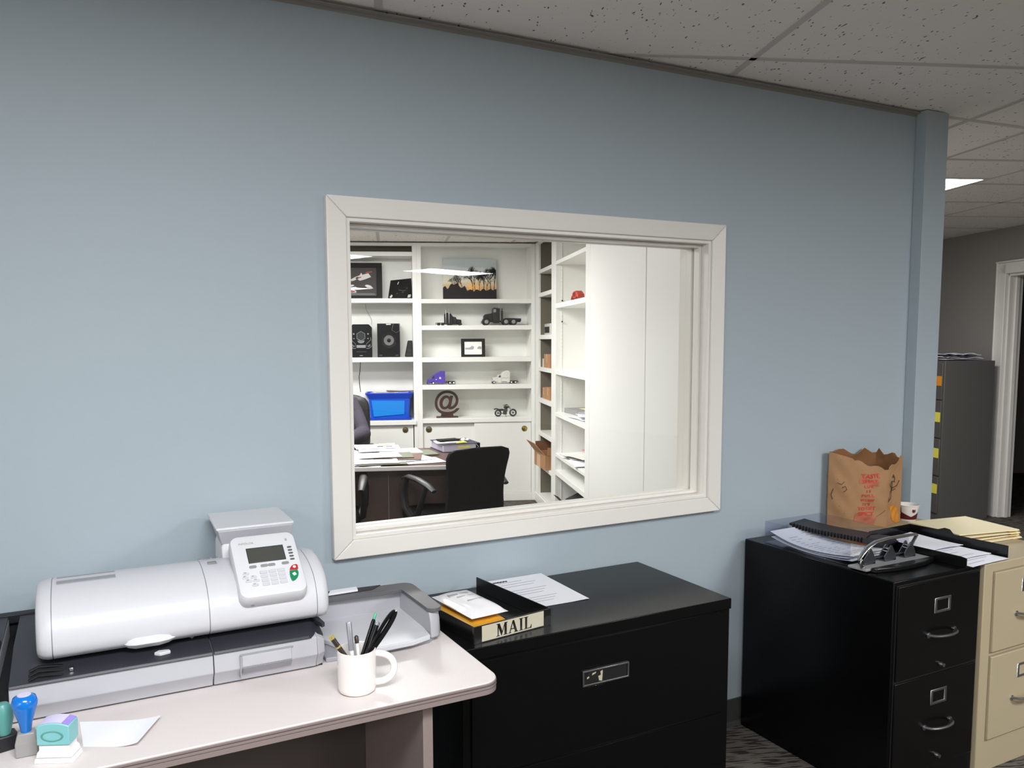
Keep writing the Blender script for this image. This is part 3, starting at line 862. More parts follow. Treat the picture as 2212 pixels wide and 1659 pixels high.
pen('black pen with a grey tip beside the mint green pen', 'pen', (mx - .01, my - .012, z_(.0075)), (mx + .05, my - .002, z_(.147)), .0052, 'black_plastic', ((bandt, 'tip', 'pen_silver'),))
# scissors: two black looped handles seen as one long loop
sc = thing('scissors', 'black handled scissors leaning right in the white mug', 'scissors', (mx, my, DT + .0065), group=None)
A0, A1 = Vector((mx + .012, my - .012, z_(.068))), Vector((mx + .089, my - .006, z_(.168)))
d = (A1 - A0); L = d.length; d.normalize()
side = Vector((d.z, 0, -d.x)).normalized()
b = MB(); loop = []
for i in range(25):
    a = 2 * pi * i / 24
    p = A0 + d * (L * (.5 + .5 * cos(a))) + side * (.0095 * sin(a) * (.6 + .4 * cos(a)))
    loop.append(p - Vector((mx, my, DT + .0065)))
b.tube(loop, .0042, 8, 1.5); b.build('handle', 'black_plastic', sc, smooth=True)
b = MB(); loop2 = [p + Vector((.004, .011, -.003)) for p in loop]; b.tube(loop2, .0042, 8, 1.5); b.build('handle', 'black_plastic', sc, smooth=True)
b = MB(); A2 = Vector((mx - .018, my - .012, z_(.010)))
o_ = Vector((mx, my, DT + .0065))
b.tube([A2 - o_, A2 + (A0 - A2) * .6 - o_, A0 + d * .02 - o_], [.002, .006, .007], 8, .4); b.build('blade', 'dull_metal', sc, smooth=True)
b = MB(); b.ball(tuple(A0 + d * .012 - side * .002 + Vector((0, -.0065, 0)) - o_), (.004, .002, .006), 10, 6); b.build('pivot', 'pen_red', sc, smooth=True)

# ------------------------------------------------------------------ stamps and card on the desk
st = thing('hand_stamp', 'hand stamp with a glossy blue knob and grey mount, left on the desk', 'stamp', (-.122, -.585, DT))
b = MB(); b.box(-.019, .019, -.016, .016, 0, .026); b.loft([[(-.019, -.016, .026), (.019, -.016, .026), (.019, .016, .026), (-.019, .016, .026)], [(-.014, -.012, .044), (.014, -.012, .044), (.014, .012, .044), (-.014, .012, .044)]])
b.build('mount', 'stamp_grey', st, bevel=.002)
b = MB(); b.lathe([(.009, .044), (.010, .05), (.0115, .06), (.0165, .078), (.0215, .094), (.0225, .102), (.0195, .111), (.0125, .115), (.0005, .1155)], 28); b.build('knob', 'stamp_blue', st, smooth=True)
b = MB(); b.lathe([(.012, .1148), (.0118, .1158), (.0005, .1162)], 20); b.build('knob_label', 'label_lilac', st, smooth=True)
t2 = thing('hand_stamp', 'boxy teal hand stamp on a white flared foot, by the white card', 'stamp', (-.068, -.632, DT), rz=radians(-24))
b = MB()
b.loft([[(-.036, -.021, 0), (.036, -.021, 0), (.036, .021, 0), (-.036, .021, 0)], [(-.0345, -.020, .009), (.0345, -.020, .009), (.0345, .020, .009), (-.0345, .020, .009)]])
b.loft([[(-.033, -.019, .010), (.033, -.019, .010), (.033, .019, .010), (-.033, .019, .010)], [(-.031, -.018, .019), (.031, -.018, .019), (.031, .018, .019), (-.031, .018, .019)],
        [(-.0275, -.0165, .024), (.0275, -.0165, .024), (.0275, .0165, .024), (-.0275, .0165, .024)], [(-.0275, -.0165, .033), (.0275, -.0165, .033), (.0275, .0165, .033), (-.0275, .0165, .033)]])
b.build('foot', 'stamp_white', t2, bevel=.0012)
b = MB()
top = lambda x: .071 + .006 * (1 - (x / .03) ** 2)
b.prism([(-.03, .034), (.03, .034)] + [(.03 - .06 * i / 8, top(.03 - .06 * i / 8)) for i in range(9)], 'y', -.019, .019)
b.build('body', 'stamp_teal', t2, bevel=.002)
b = MB(); b.lathe([(.0165, .0), (.0165, .0012), (.014, .0016), (.0135, .0008)], 28, (0, 0, 0), 'y', cap=False)
for i in range(len(b.v)): b.v[i] = (b.v[i][0] * 1.25 - .001, -.0192 - b.v[i][1] + .0006, .052 + b.v[i][2] * .62)
b.build('oval_grip', 'stamp_teal_dark', t2, smooth=True)
b = MB(); b.sheet(lambda u, v: (-.028 + .044 * u, -.0175 + .035 * v, top(-.028 + .044 * u) + .0004), 8, 2, .0004); b.build('top_label', 'label_lilac', t2)
b = MB(); b.sheet(lambda u, v: (.0165 + .0115 * u, -.0175 + .035 * v, top(.0165 + .0115 * u) + .0004), 4, 2, .0004); b.build('top_label', 'stamp_purple', t2)
t3 = thing('hand_stamp', 'dark green oval topped stamp half cut by the left edge of the photo', 'stamp', (-.162, -.545, DT), rz=.3)
b = MB(); b.box(-.022, .022, -.016, .016, 0, .03); b.build('mount', 'charcoal_dark', t3, bevel=.003)
b = MB(); b.lathe([(.012, .030), (.014, .04), (.018, .06), (.017, .08), (.010, .09), (.0005, .092)], 24); b.build('grip', 'stamp_teal_dark', t3, smooth=True)
def card(u, v):
    p = Vector((-.033, -.491, 0)).lerp(Vector((.118, -.556, 0)), u).lerp(Vector((-.027, -.608, 0)).lerp(Vector((.067, -.656, 0)), u), v)
    return (p.x, p.y, .0004 + .011 * max(0, u - .55) ** 2 * 4)
cd = MB(); cd.sheet(lambda u, v: tuple(Vector(card(u, v)) - Vector((.03, -.57, 0))), 14, 6, .0004)
tag(cd.build('note_card', 'paper', loc=(.03, -.57, DT)), 'blank white card with a curled right edge on the pale desk', 'card')

# ------------------------------------------------------------------ black lateral file under the window
LX0, LX1, LY0, LY1, LH = .842, 1.7517, -.4816, -.02, .7225
lf = thing('lateral_file', 'wide glossy black lateral file cabinet under the window', 'file cabinet', ((LX0 + LX1) / 2, -.25, 0))
lc = Matrix.Translation((-(LX0 + LX1) / 2, .25, 0))
def LL(mb): return mb.tf(lc)
b = MB(); b.box(LX0, LX1, LY0, LY1, LH - .033, LH); LL(b).build('top', 'black_steel', lf, bevel=.002)
b = MB(); b.box(LX0 + .002, LX1 - .002, LY0 + .006, LY1, .0, LH - .033); LL(b).build('carcass', 'black_steel', lf, bevel=.001)
for z0, z1 in ((.372, .684), (.045, .366)):
    b = MB(); b.box(LX0 + .026, LX1 - .026, LY0 - .0, LY0 + .02, z0, z1); dr = LL(b).build('drawer', 'black_steel', lf, bevel=.0004)
    zc_ = z0 + .203
    b = MB(); ring_frame(b, (1.207, 1.365, zc_ - .0225, zc_ + .0225), (1.212, 1.360, zc_ - .0175, zc_ + .0175), 'y', LY0 - .005, LY0 + .001)
    LL(b).build('pull_frame', 'dull_metal', dr, bevel=.001)
    b = MB(); b.box(1.212, 1.360, LY0 - .0008, LY0 + .001, zc_ - .0175, zc_ + .0175); LL(b).build('pull_recess', 'black_gap', dr)
    b = MB(); b.box(1.222, 1.273, LY0 - .008, LY0 - .004, zc_ - .0255, zc_ + .0265); LL(b).build('label_sleeve', 'sleeve_clear', dr, bevel=.001)
    b = MB(); b.prism([(1.262, zc_ - .013), (1.272, zc_ - .016), (1.274, zc_ + .015), (1.266, zc_ + .012), (1.268, zc_ + .002), (1.259, zc_)], 'y', LY0 - .0036, LY0 - .0026)
    b.prism([(1.238, zc_ + .006), (1.25, zc_ + .010), (1.252, zc_ + .014), (1.24, zc_ + .012)], 'y', LY0 - .0036, LY0 - .0026)
    b.prism([(1.222, zc_ - .002), (1.229, zc_ + .001), (1.228, zc_ + .005), (1.222, zc_ + .003)], 'y', LY0 - .0036, LY0 - .0026)
    LL(b).build('torn_label', 'sign_cream', dr)

# ------------------------------------------------------------------ MAIL tray on it
mt = thing('mail_tray', 'black letter tray with a cream sign reading MAIL on its front', 'tray', (.887, -.457, LH), rz=radians(8))
tw_, td_, th_ = .259, .365, .046
b = MB(); b.box(0, tw_, 0, td_, .0005, .004); b.build('tray_base', 'black_plastic', mt)
b = MB(); b.box(0, tw_, 0, .004, .004, th_); b.build('front_wall', 'black_plastic', mt, bevel=.001)
b = MB(); b.box(0, .003, .004, td_, .004, th_); b.build('side_wall', 'black_plastic', mt, bevel=.001)
b = MB(); b.box(tw_ - .003, tw_, .004, td_, .004, th_); b.build('side_wall', 'black_plastic', mt, bevel=.001)
b = MB(); b.box(tw_ - .085, tw_ - .083, .06, .16, .004, .007); b.box(tw_ - .085, tw_ - .083, .18, .30, .004, .007); b.build('base_ridge', 'black_matte', mt)
sign = MB(); sign.box(.024, .231, -.0022, -.0012, .003, .0445); sg = sign.build('sign_card', 'sign_cream', mt)
b = MB(); b.prism(rrect(-.004, tw_ + .004, -.0045, .0075, .005, 4), 'z', .001, .049)
b2 = MB(); b2.v, b2.f, b2.mi = b.v, [f for f in b.f if len(f) == 4], [0] * 100
b2.mi = [0] * len(b2.f)
b2.build('clear_sleeve', 'sleeve_clear', mt)
def glyph(polys, x0, h, w, nm='lettering'):
    b = MB()
    for p in polys: b.prism([(x0 + u * w, .0065 + v * h) for u, v in p], 'y', -.0027, -.0021)
    b.build(nm, 'ink_black', sg)
Lh = .034
# serif capitals drawn as strokes
M_ = [[(0, 0), (.30, 0), (.30, .045), (.19, .06), (.19, .94), (.30, .955), (0, 1), (0, .955), (.11, .94), (.11, .06), (0, .045)],
      [(.08, 1), (.30, 1), (.53, .34), (.47, 0), (.43, 0)], [(.47, 0), (.45, .10), (.74, 1), (.80, 1)],
      [(.62, 0), (1, 0), (1, .045), (.92, .06), (.92, .94), (1, .955), (1, 1), (.72, 1), (.72, .06), (.62, .045)]]
A_ = [[(0, 0), (.30, 0), (.30, .045), (.20, .06), (.47, .86), (.50, 1), (.44, 1), (.10, .06), (0, .045)], [(.44, 1), (.58, 1), (.90, .06), (1, .045), (1, 0), (.58, 0), (.58, .045), (.67, .06), (.42, .84)], [(.26, .29), (.68, .29), (.66, .36), (.28, .36)]]
I_ = [[(0, 0), (1, 0), (1, .045), (.74, .06), (.74, .94), (1, .955), (1, 1), (0, 1), (0, .955), (.26, .94), (.26, .06), (0, .045)]]
L_ = [[(0, 0), (1, 0), (1, .30), (.95, .30), (.86, .12), (.74, .06), (.42, .06), (.42, .94), (.56, .955), (.56, 1), (0, 1), (0, .955), (.16, .94), (.16, .06), (0, .045)]]
glyph(M_, .070, Lh, .037); glyph(A_, .1095, Lh, .033); glyph(I_, .1455, Lh, .014); glyph(L_, .162, Lh, .026)

def pillow(w, d, h, sag=0.3, n=10):
    """A soft flat parcel, thick in the middle, as a closed sheet."""
    b = MB(); vs = []
    for side in (1, -1):
        for j in range(n + 1):
            for i in range(n + 1):
                u, v = i / n * 2 - 1, j / n * 2 - 1
                e = (1 - abs(u) ** 4) * (1 - abs(v) ** 4)
                z = h / 2 + side * h / 2 * (e ** .45)
                vs.append((u * w / 2, v * d / 2, max(0.0002, z + (.0015 * sin(5 * u + 3 * v) * e if side > 0 else 0))))
    N = (n + 1) ** 2; fs = []
    for j in range(n):
        for i in range(n):
            a = j * (n + 1) + i
            fs.append((a, a + 1, a + n + 2, a + n + 1)); fs.append((N + a + n + 1, N + a + n + 2, N + a + 1, N + a))
    ring = [i for i in range(n)] + [n + j * (n + 1) for j in range(n)] + [N - 1 - i for i in range(n)] + [(n - j) * (n + 1) for j in range(n)]
    for a, c in zip(ring, ring[1:] + ring[:1]): fs.append((a, c, c + N, a + N)[::-1])
    return b.add(vs, fs)
e1 = pillow(.122, .262, .030); en = e1.build('padded_envelope', 'envelope', loc=(.953, -.303, LH + .0045), rz=radians(6), smooth=True)
tag(en, 'orange padded envelope lying under the white plastic mailer in the mail tray', 'envelope')
pm = thing('plastic_mailer', 'shiny white plastic mailer on top of the orange envelope', 'parcel', (.955, -.286, LH + .0335), rz=radians(6))
pillow(.118, .222, .028).build('pouch', 'plastic_bag', pm, smooth=True)
for q_ in ((-.035, .03, .05, .062, .0270, .0285), (-.02, .035, .028, .033, .0275, .0290), (-.01, .04, -.012, -.007, .0275, .0292)):
    b = MB(); b.box(*q_); b.build('lettering', 'print_grey', pm)
b = MB(); b.sheet(lambda u, v: (-.058 + .004 * sin(9 * v) + .012 * u, -.1 + .19 * v, .019 - .004 * (1 - u)), 3, 10, .0004); b.build('film_fold', 'sleeve_clear', pm)
pp = MB()
def loose(u, v):
    p = Vector((1.128, -.034, .016)).lerp(Vector((1.343, -.034, .0165)), u).lerp(Vector((1.15, -.285, .001)).lerp(Vector((1.362, -.288, .004)), u), v)
    p.z = .0008 + .016 * (1 - v) ** 2 + .004 * max(0, u - .7) * v + .0035 * sin(pi * v) * u
    return (p.x - 1.25, p.y + .16, p.z)
pp.sheet(loose, 12, 14, .0003)
po = tag(pp.build('printed_sheet', 'paper', loc=(1.25, -.16, LH), smooth=True), 'printed white sheet with a curled corner beside the mail tray', 'paper')
b = MB()
for k in range(11):
    v = .12 + .07 * k
    if k in (3, 7): continue
    u0, u1 = (.16, .16 + .66 * (.6 + .4 * ((k * 37) % 10) / 10))
    b.sheet(lambda u, vv, v=v, u0=u0, u1=u1: tuple(Vector(loose(u0 + (u1 - u0) * u, v + .012 * vv)) + Vector((0, 0, .0005))), 6, 1, .0001)
b.build('lettering', 'ink', po)
b = MB(); b.sheet(lambda u, v: tuple(Vector(loose(.1 + .24 * u, .07 + .03 * v + .008 * sin(u * 30))) + Vector((0, 0, .0005))), 10, 1, .0001); b.build('heading', 'ink_dark', po)

# ------------------------------------------------------------------ vertical files
def vertical_file(nm, label, x0, x1, y0, y1, h, body, metal, drawers, stile, cx, kind):
    t = thing(nm, label, 'file cabinet', ((x0 + x1) / 2, (y0 + y1) / 2, 0))
    M0 = Matrix.Translation((-(x0 + x1) / 2, -(y0 + y1) / 2, 0))
    b = MB(); b.box(x0, x1, y0 + .004, y1, 0, h); b.tf(M0).build('carcass', body, t, bevel=.003)
    for z0, z1, lz, hz, kz in drawers:
        b = MB(); b.box(x0 + stile, x1 - .014, y0 - .004, y0 + .02, z0, z1); d_ = b.tf(M0).build('drawer', body, t, bevel=.002)
        b = MB(); b.box(x0 + stile - .004, x1 - .010, y0 + .001, y0 + .005, z0 - .004, z1 + .004); b.tf(M0).build('drawer_gap', 'black_gap' if body == 'black_steel' else 'beige_gap', t)
        f = y0 - .004
        if lz:
            b = MB(); ring_frame(b, (cx - .041, cx + .041, lz - .026, lz + .026), (cx - .030, cx + .030, lz - .017, lz + .017), 'y', f - .003, f + .001)
            b.tf(M0).build('label_holder', metal, d_, bevel=.002)
        b = MB()
        pts = [(cx - .066 + .132 * i / 12, f - .004 - .026 * (1 - ((i - 6) / 6) ** 2) ** .6, hz) for i in range(13)]
        b.tube([(cx - .066, f, hz)] + pts[1:-1] + [(cx + .066, f, hz)], [.007] + [.0065] * 11 + [.007], 10, .75)
        for s_ in (-1, 1): b.lathe([(.0095, f - .003), (.0095, f + .001)], 12, (cx + s_ * .066, 0, hz), 'y')
        b.tf(M0).build('handle', metal, d_, smooth=True)
        if kz:
            b = MB(); b.lathe([(.0075, f + .001), (.0075, f - .006), (.0055, f - .009), (.0055, f - .013), (.0065, f - .014)][::-1], 16, (cx + .002, 0, kz), 'y'); b.tf(M0).build('thumb_latch', metal, d_, smooth=True)
    return t
vertical_file('file_cabinet', 'black two drawer file cabinet holding the clear tray and hole punch', 2.2642, 2.7054, -.6567, -.02, .745, 'black_steel', 'dull_metal',
              [(.418, .728, .642, .548, .439), (.09, .410, .331, .236, .126)], .014, 2.497, 'b')
vertical_file('file_cabinet', 'beige two drawer file cabinet beside the black one, under the paper bag', 2.7115, 3.172, -.668, -.02, .745, 'beige_steel', 'chrome',
              [(.432, .712, .652, .552, None), (.118, .415, .340, .246, None)], .05, 2.955, 'b')

# ------------------------------------------------------------------ on the black file: clear tray, papers, notebook, punch
FT = .745
at = thing('clear_tray', 'clear acrylic letter tray at the back of the black file cabinet', 'tray', (2.287, -.47, FT), rz=0)
aw, ad, ah = .30, .375, .083
def acr(nm, x0, x1, y0, y1, z0, z1):
    b = MB(); b.box(x0, x1, y0, y1, z0, z1); b.build(nm, 'acrylic', at, bevel=.001)
acr('side_wall', 0, .003, 0, ad, .003, ah); acr('side_wall', aw - .003, aw, 0, ad, .003, ah); acr('rear_wall', .003, aw - .003, ad - .003, ad, .003, ah)
acr('tray_base', 0, aw, 0, ad, .0006, .003)
def sagpaper(nm, label, cx, cy, z, w, d, rz, lift, m='paper', grp=None, cat='paper', lines=0, z_sag=.012):
    fn = lambda u, v: ((u - .5) * w, (v - .5) * d, lift * ((v - .5) * 2) ** 2 * (1 if v > .5 else .55) + z_sag * 0 + .0025 * sin(3 * u + 1.5) * (v - .5))
    base = min(fn(i / 8, j / 8)[2] for i in range(9) for j in range(9))
    b = MB(); b.sheet(lambda u, v: (fn(u, v)[0], fn(u, v)[1], fn(u, v)[2] - base), 8, 12, .0012)
    o = tag(b.build(nm, m, loc=(cx, cy, z), rz=rz, smooth=True), label, cat, grp)
    if lines:
        q = MB(); random.seed(int(cx * 1000))
        for k in range(lines):
            v = .1 + .82 * k / lines
            for s_ in range(5):
                u0 = .1 + .16 * s_ + random.random() * .06
                if random.random() < .3: continue
                q.sheet(lambda u, vv: (fn(u0 + .1 * u, v + .01 * vv)[0], fn(u0 + .1 * u, v + .01 * vv)[1], fn(u0 + .1 * u, v + .01 * vv)[2] - base + .0015), 2, 1, .0002)
        q.build('lettering', 'ink', o)
    return o
sagpaper('paper_sheet', 'bottom white sheet of the pile in the clear tray', 2.402, -.287, FT + .0035, .2, .34, radians(3), .022, grp='papers in the clear tray')
sagpaper('paper_sheet', 'middle white sheet of the pile in the clear tray', 2.408, -.285, FT + .009, .2, .335, radians(-2), .026, grp='papers in the clear tray')
sagpaper('paper_sheet', 'topmost sheet in the clear tray, covered in faint print', 2.40, -.287, FT + .0165, .2, .345, radians(4), .03, grp='papers in the clear tray', lines=16)
nb = thing('spiral_notebook', 'dark comb bound notebook lying on the papers in the clear tray', 'notebook', (2.514, -.21, FT + .024), rz=radians(14))
b = MB(); b.sheet(lambda u, v: (-.058 + .116 * u, -.145 + .285 * v, .016 + .035 * max(0, v - .45) ** 2), 4, 10, .008); b.build('cover', 'charcoal', nb, smooth=False)
for k in range(22):
    yk = -.135 + .0122 * k; zk = .0195 + .035 * max(0, (yk + .145) / .285 - .45) ** 2
    b = MB(); b.lathe([(.0095, -.002), (.0095, .002)], 12, (-.060, yk, zk), 'y'); b.build('binding_ring', 'charcoal_dark', nb, smooth=True)
pc = thing('zip_pouch', 'dark grey soft pouch in front of the notebook in the clear tray', 'pouch', (2.525, -.405, FT + .030), rz=radians(12))
pillow(.10, .085, .034).build('body', 'charcoal', pc, smooth=True)
b = MB(); b.tube([(-.04, .03, .03), (0, .036, .0345), (.04, .03, .03)], .002, 6); b.build('zip', 'black_plastic', pc, smooth=True)

# three hole punch
hp_ = thing('hole_punch', 'chrome and black three hole punch in front of the clear tray', 'hole punch', (2.44, -.515, FT))
def LP(b): return b.tf(Matrix.Translation((-2.44, .515, -FT)))
b = MB(); b.prism([(2.268, -.478), (2.60, -.478), (2.602, -.545), (2.272, -.545)], 'z', FT + .004, FT + .013); LP(b).build('base_plate', 'key_grey', hp_, bevel=.002)
b = MB(); b.prism([(2.292, -.546), (2.302, -.563), (2.38, -.578), (2.45, -.582), (2.53, -.576), (2.60, -.556), (2.606, -.545)], 'z', FT, FT + .016); LP(b).build('chip_tray', 'black_plastic', hp_, bevel=.003)
b = MB(); b.prism([(2.45 + .042 * cos(2 * pi * i / 24), -.563 + .009 * sin(2 * pi * i / 24)) for i in range(24)], 'z', FT + .0155, FT + .0168); LP(b).build('finger_oval', 'black_gap', hp_)
for cx in (2.335, 2.438, 2.54):
    b = MB()
    b.prism([(cx - .030, FT + .013), (cx + .024, FT + .013), (cx + .026, FT + .028), (cx + .004, FT + .066), (cx - .004, FT + .066), (cx - .034, FT + .030)], 'y', -.512, -.509)
    b.prism([(cx - .030, FT + .013), (cx + .024, FT + .013), (cx + .026, FT + .028), (cx + .004, FT + .066), (cx - .004, FT + .066), (cx - .034, FT + .030)], 'y', -.492, -.489)
    b.box(cx - .03, cx + .024, -.512, -.489, FT + .013, FT + .018)
    LP(b).build('punch_head', 'dark_metal', hp_, bevel=.001)
    b = MB(); b.lathe([(.0065, FT + .013), (.0065, FT + .034), (.004, FT + .036), (.004, FT + .052)], 14, (cx + .016, -.5005, 0))
    for k in range(4): b.lathe([(.0078, FT + .016 + k * .005), (.0078, FT + .0185 + k * .005)], 14, (cx + .016, -.5005, 0))
    LP(b).build('spring_pin', 'chrome', hp_, smooth=True)
    b = MB(); b.lathe([(.0032, -.513), (.0032, -.488)], 10, (cx - .004, 0, FT + .052), 'y'); b.lathe([(.0026, -.513), (.0026, -.488)], 10, (cx - .014, 0, FT + .045), 'y'); LP(b).build('rivet', 'chrome', hp_, smooth=True)
b = MB()
path = [(2.292, -.5, FT + .030), (2.312, -.498, FT + .048), (2.34, -.496, FT + .067), (2.38, -.494, FT + .080), (2.44, -.494, FT + .085), (2.52, -.494, FT + .085), (2.59, -.494, FT + .083), (2.597, -.494, FT + .080)]
b.tube(path, [.006, .008, .009, .0095, .0095, .0095, .008, .005], 12, .55); LP(b).build('lever', 'chrome', hp_, smooth=True)
b = MB(); b.tube([(2.592, -.496, FT + .081), (2.572, -.497, FT + .06), (2.558, -.499, FT + .042)], .007, 8, .6); b.tube([(2.318, -.498, FT + .052), (2.335, -.499, FT + .045), (2.334, -.5, FT + .03)], .006, 8, .6); LP(b).build('lever_arm', 'dark_metal', hp_, smooth=True)
b = MB(); b.box(2.335, 2.42, -.504, -.498, FT + .026, FT + .031); b.box(2.44, 2.54, -.504, -.498, FT + .026, FT + .031); LP(b).build('cross_bar', 'dark_metal', hp_, bevel=.001)
b = MB(); b.prism([(2.268 + .010 * cos(a), .7735 + .0155 * sin(a)) for a in [2 * pi * i / 18 for i in range(18)]], 'y', -.535, -.530); b.tube([(2.272, -.5325, .762), (2.286, -.5325, .752), (2.296, -.5325, .7515)], .004, 8); LP(b).build('paper_guide', 'chrome', hp_, bevel=.001)

# black letter tray across the two files
bt = thing('letter_tray', 'black letter tray with printed sheets, across the black and beige files', 'tray', (2.615, -.66, FT), rz=radians(2.5))
b = MB(); b.box(.003, .247, .0, .362, .0006, .004); b.build('tray_base', 'black_plastic', bt)
sw = [(0, 0), (.362, 0), (.362, .036), (.02, .036), (0, .033)]
b = MB(); b.prism(sw, 'x', 0, .003); b.build('side_wall', 'black_plastic', bt, bevel=.0008)
sw2 = [(0, 0), (.362, 0), (.362, .050), (.25, .052), (.225, .062), (.205, .060), (.19, .044), (0, .044)]
b = MB(); b.prism(sw2, 'x', .247, .250); b.build('side_wall', 'black_plastic', bt, bevel=.0008)
b = MB(); b.box(.003, .247, .359, .362, .004, .050); b.build('rear_wall', 'black_plastic', bt, bevel=.0008)
def flat(nm, label, cx, cy, z, w, d, rz, m, grp, lines=0, t=.0012, cat='paper', wave=.002):
    fn = lambda u, v: ((u - .5) * w, (v - .5) * d, wave * (1 + sin(4 * u + 3 * v)) * .5)
    b = MB(); b.sheet(fn, 8, 8, t); o = tag(b.build(nm, m, loc=(cx, cy, z), rz=rz), label, cat, grp)
    if lines:
        q = MB(); random.seed(int(abs(cx) * 997) + lines)
        for k in range(lines):
            v = .08 + .84 * k / lines; u0 = .08 + .1 * random.random(); u1 = u0 + .3 + .4 * random.random()
            q.sheet(lambda u, vv: (fn(u0 + (u1 - u0) * u, v)[0], fn(0, v + .012 * vv)[1], fn(u0 + (u1 - u0) * u, v + .012 * vv)[2] + t + .0003), 5, 1, .0002)
        q.build('lettering', 'ink', o)
    return o
flat('printed_sheet', 'white printed sheet at the bottom of the black letter tray, jutting out in front', 2.728, -.53, FT + .005, .216, .279, radians(2.5), 'paper', 'sheets in the black letter tray', 9)
flat('printed_sheet', 'white printed sheet in the middle of the black letter tray', 2.722, -.485, FT + .011, .21, .26, radians(2.5), 'paper', 'sheets in the black letter tray', 6, wave=.005)
flat('printed_sheet', 'white sheet on top of the others, far back in the black letter tray', 2.715, -.42, FT + .020, .21, .20, radians(2.5), 'paper', 'sheets in the black letter tray', 0, wave=.007)
# manila folders on the beige file
for k, (dx, dy, rz, z, w) in enumerate(((.012, -.006, 3, .0005, 'lowest of the manila folders on the beige file'), (.006, .002, 1.5, .011, 'second manila folder from the bottom on the beige file'),
                                        (-.002, -.003, 0, .022, 'second manila folder from the top on the beige file'), (-.006, .0, -2, .033, 'topmost manila folder, lying on the others on the beige file'))):
    t = thing('manila_folder', w, 'folder', (3.045 + dx, -.375 + dy, FT + z), rz=radians(rz - 6), group='manila folders on the beige file')
    fn = lambda u, v, k=k: (-.15 + .30 * u, -.115 + .23 * v, .0015 + .004 * (1 - u) * (k > 1) + .003 * u * v)
    b = MB(); b.sheet(fn, 8, 6, .004); b.build('cover', 'manila', t)
    b = MB(); b.sheet(lambda u, v: (.10 + .052 * u, -.117 + .234 * v, .0005 + .001 * v), 4, 4, .0012); b.build('folder_edge', 'manila_edge', t)
# paper bag
pb = thing('paper_bag', 'open crumpled brown paper bag with red printing on the beige file', 'bag', (2.86, -.08, FT))
foot = [(2.700, -.03), (2.769, -.096), (2.905, -.145), (3.030, -.118), (3.005, -.015), (2.75, -.012)]
topz = [1.055, 1.028, .985, 1.025, 1.04, 1.05]
BCX, BCY = 2.87, -.07
def bag_pt(i, f, k, inset=0.0):
    """Point on side i at fraction f and height fraction k of the bag, crumpled; inset moves it inward."""
    n = len(foot)
    a, c = Vector((*foot[i], 0)), Vector((*foot[(i + 1) % n], 0))
    p = a.lerp(c, f)
    zt = topz[i] + (topz[(i + 1) % n] - topz[i]) * f
    if k > .9:
        t_ = (k - .9) / .1
        if i == 1: zt += t_ * (.006 * sin(11 * f) - .006)
        if i == 2: zt += t_ * (-.018 * math.exp(-((f - .12) / .1) ** 2) + .008 * sin(9 * f))
        if i in (3, 4): zt += t_ * (.012 * sin(12 * f + i) - .02 * math.exp(-((f - .45) / .05) ** 2))
    z = FT + (zt - FT) * k
    env = 4 * f * (1 - f) * min(1, k * 6)
    w = .0035 * sin(6 * f + 19 * k + i * 2) * env + .002 * sin(17 * f - 31 * k + i) * env + (.010 * env * sin(pi * k) if i != 2 else -.006 * env * sin(pi * k))
    nrm = Vector((c.y - a.y, -(c.x - a.x), 0)).normalized()
    if (p - Vector((BCX, BCY, 0))).dot(nrm) < 0: nrm = -nrm
    cen = (Vector((BCX, BCY, 0)) - p).normalized()
    p = p + nrm * w + cen * inset
    return Vector((p.x - 2.86, p.y + .08, z - FT)), nrm
def bring(k, inset=0.0, down=0.0):
    r = []
    for i in range(len(foot)):
        for j in range(10):
            q = bag_pt(i, j / 10, k, inset)[0]; r.append((q.x, q.y, max(.0006, q.z - down)))
    return r
b = MB()
outer = [bring(k / 22) for k in range(23)]
inner = [bring(k / 22, .003, .0004) for k in range(22, -1, -1)]
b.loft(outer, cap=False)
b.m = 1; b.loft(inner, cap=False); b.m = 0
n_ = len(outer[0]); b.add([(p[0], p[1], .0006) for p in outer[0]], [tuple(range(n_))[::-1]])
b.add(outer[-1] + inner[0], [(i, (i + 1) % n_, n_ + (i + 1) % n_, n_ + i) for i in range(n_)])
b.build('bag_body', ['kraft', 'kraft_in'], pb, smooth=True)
def on_face(i, s, z, off=.0012):
    zt = topz[i] + (topz[i + 1] - topz[i]) * s
    q, nrm = bag_pt(i, s, min(.99, (z - FT) / (zt - FT)))
    q = q + nrm * off
    return (q.x, q.y, z - FT)
def face_text(txt, i, s, z, size, m, sp=1.0, bold=.001, sx=1.0):
    vs, fs = text_mesh(txt, size, 0, 0, sp, bold); b = MB()
    a, c = Vector((*foot[i], 0)), Vector((*foot[i + 1], 0)); Lf = (c - a).length
    vv = [on_face(i, s + x * sx / Lf, z + y, .0016) for x, y, zz in vs]
    b.add(vv, fs); b.build('lettering', m, pb)
